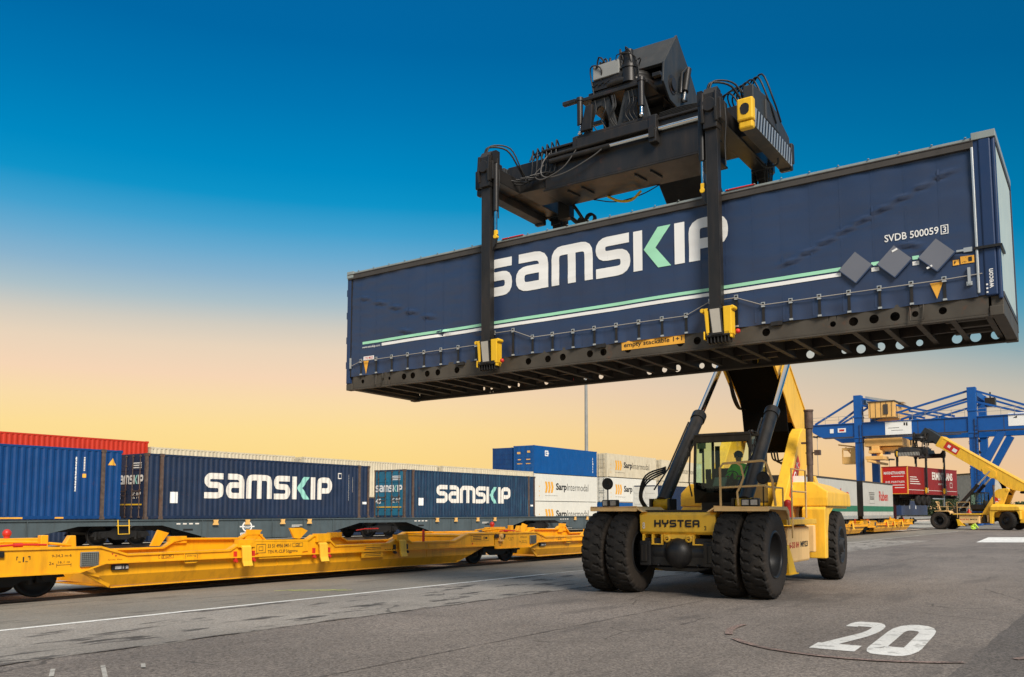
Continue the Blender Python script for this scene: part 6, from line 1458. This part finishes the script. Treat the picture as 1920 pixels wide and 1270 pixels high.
# ------------------------------------------------------------------ people
def skin(name, vs, es, rs, m, parent, lev=2):
    me = bpy.data.meshes.new(name); me.from_pydata(vs, es, []); o = bpy.data.objects.new(name, me); COL.objects.link(o)
    md = o.modifiers.new('s', 'SKIN')
    me.skin_vertices[0].data[0].use_root = True
    for i, r_ in enumerate(rs): me.skin_vertices[0].data[i].radius = (r_, r_) if isinstance(r_, float) else r_
    md.use_smooth_shade = True; s2 = o.modifiers.new('d', 'SUBSURF'); s2.levels = lev; s2.render_levels = lev
    dg = bpy.context.evaluated_depsgraph_get(); nm = bpy.data.meshes.new_from_object(o.evaluated_get(dg)); bpy.data.objects.remove(o)
    nm.materials.clear(); nm.materials.append(m); nm.name = name
    for p in nm.polygons: p.use_smooth = True
    ob = bpy.data.objects.new(name, nm); COL.objects.link(ob); ob.parent = parent; return ob
def person(label, J, loc, rz, jacket, trousers, cap, group=None):
    """J: joint name -> position"""
    r = thing('person', label, 'person', loc, rz)
    names = list(J); idx = {n: i for i, n in enumerate(names)}; vs = [J[n] for n in names]
    rad = dict(pelvis=.13, waist=.115, chest=.135, neck=.05, headb=.075, head=.095, top=.06, hipL=.085, hipR=.085, kneeL=.058, kneeR=.058, ankL=.04, ankR=.04, toeL=.035, toeR=.035, shL=.06, shR=.06, elL=.042, elR=.042, wrL=.028, wrR=.028, paL=.032, paR=.032)
    E_ = [('pelvis','waist'),('waist','chest'),('chest','neck'),('neck','headb'),('headb','head'),('head','top')]
    for q in 'LR': E_ += [('pelvis','hip'+q),('hip'+q,'knee'+q),('knee'+q,'ank'+q),('ank'+q,'toe'+q),('chest','sh'+q),('sh'+q,'el'+q),('el'+q,'wr'+q),('wr'+q,'pa'+q)]
    rs = [rad[n] for n in names]; es = [(idx[a], idx[b]) for a, b in E_]
    # fingers
    for q in 'LR':
        p = Vector(J['pa'+q]); w = Vector(J['wr'+q]); d = (p-w).normalized(); side = d.cross(Vector((0,0,1))).normalized()
        for k, L_ in enumerate((.062,.070,.066,.052)):
            b0 = p + side*(-.027+.018*k) + d*.02; m1 = b0 + d*L_*.55; t1 = m1 + d*L_*.2 - Vector((0,0,1))*L_*.5
            i0 = len(vs); vs += [tuple(b0), tuple(m1), tuple(t1)]; rs += [.009,.0085,.0075]; es += [(idx['pa'+q], i0), (i0, i0+1), (i0+1, i0+2)]
        s_ = 1 if q == 'L' else -1
        b0 = p - side*.03*s_; t1 = b0 - side*.02*s_ + d*.035 - Vector((0,0,1))*.02; i0 = len(vs); vs += [tuple(b0), tuple(t1)]; rs += [.011,.009]; es += [(idx['wr'+q], i0), (i0, i0+1)]
    bd = skin('body', vs, es, rs, SKIN, r)
    sel = ['pelvis','waist','chest','neck','shL','shR','elL','elR','wrL','wrR']; ix = {n: i for i, n in enumerate(sel)}
    grow = dict(pelvis=.155, waist=.145, chest=.165, neck=.075, shL=.082, shR=.082, elL=.062, elR=.062, wrL=.046, wrR=.046)
    skin('jacket', [J[n] for n in sel], [(ix[a], ix[b]) for a, b in E_ if a in ix and b in ix], [grow[n] for n in sel], jacket, bd)
    sel = ['pelvis','hipL','hipR','kneeL','kneeR','ankL','ankR']; ix = {n: i for i, n in enumerate(sel)}
    grow = dict(pelvis=.145, hipL=.105, hipR=.105, kneeL=.078, kneeR=.078, ankL=.06, ankR=.06)
    skin('trousers', [J[n] for n in sel], [(ix[a], ix[b]) for a, b in E_ if a in ix and b in ix], [grow[n] for n in sel], trousers, bd)
    h = Vector(J['head']); b = MB(); b.sphere(tuple(h+Vector((0,.012,.035))), .112, 10, (1,1.08,.95)); b.box(h.x-.07,h.x+.07,h.y-.17,h.y-.08,h.z+.045,h.z+.06); b.build('cap', cap, bd)
    b = MB(); f = h+Vector((0,-.095,-.005)); b.sphere(tuple(f+Vector((0,-.01,-.02))), .018, 6, (.8,1,1.3)); 
    for s_ in (-1,1): b.sphere(tuple(h+Vector((s_*.10,.01,-.01))), .025, 6, (.4,.8,1.2))
    b.build('face_features', SKIN, bd)
    b = MB()
    for s_ in (-1,1): b.sphere(tuple(h+Vector((s_*.035,-.092,.012))), .011, 6)
    b.box(h.x-.022,h.x+.022,h.y-.098,h.y-.088,h.z-.052,h.z-.047); b.build('eyes_and_mouth', HAIR, bd)
    b = MB()
    for q in 'LR':
        a = Vector(J['ank'+q]); t = Vector(J['toe'+q]); b.box(a.x-.05,a.x+.05,min(a.y,t.y)-.06,max(a.y,t.y)+.06,t.z-.045,t.z+.06)
    b.build('shoes', HAIR, bd)
    return r
DX = .12
seat_ = dict(pelvis=(0,.0,.08), waist=(0,.03,.26), chest=(0,.02,.46), neck=(0,.0,.60), headb=(0,-.02,.68), head=(0,-.03,.77), top=(0,-.02,.85),
  hipL=(.09,-.02,.06), hipR=(-.09,-.02,.06), kneeL=(.13,-.44,.09), kneeR=(-.13,-.44,.09), ankL=(.13,-.56,-.30), ankR=(-.13,-.56,-.30), toeL=(.13,-.68,-.34), toeR=(-.13,-.68,-.34),
  shL=(.17,.01,.50), shR=(-.17,.01,.50), elL=(.25,-.14,.26), elR=(-.25,-.14,.26), wrL=(.15,-.40,.24), wrR=(-.15,-.40,.24), paL=(.13,-.47,.25), paR=(-.13,-.47,.25))
def MW(x, y, z, loc=(3.72,19.48,0), a=.57):
    v = Matrix.Translation(loc) @ Matrix.Rotation(-a,4,'Z') @ Vector((x,y,z)); return tuple(v)
person('driver in a bright green jacket, sitting in the cab of the near stacker', seat_, MW(.16,3.46,2.42), -.57, HIV, TRS, HAIR)
crouch = dict(pelvis=(0,.05,.30), waist=(0,.0,.42), chest=(0,-.16,.55), neck=(0,-.28,.60), headb=(0,-.34,.60), head=(0,-.41,.60), top=(0,-.46,.62),
  hipL=(.10,.05,.28), hipR=(-.10,.05,.28), kneeL=(.14,-.22,.44), kneeR=(-.14,-.25,.12), ankL=(.14,-.14,.08), ankR=(-.14,.14,.08), toeL=(.14,-.28,.05), toeR=(-.14,.24,.05),
  shL=(.17,-.18,.54), shR=(-.17,-.18,.54), elL=(.22,-.34,.34), elR=(-.22,-.34,.34), wrL=(.17,-.46,.16), wrR=(-.17,-.46,.16), paL=(.16,-.50,.09), paR=(-.16,-.50,.09))
person('crouching worker in a yellow green vest, low beside the far stacker', crouch, MW(2.3, 3.3, 0, (45.2,92.5,0), math.radians(135.6)), 1.2, HIY, HIY, HAIR)
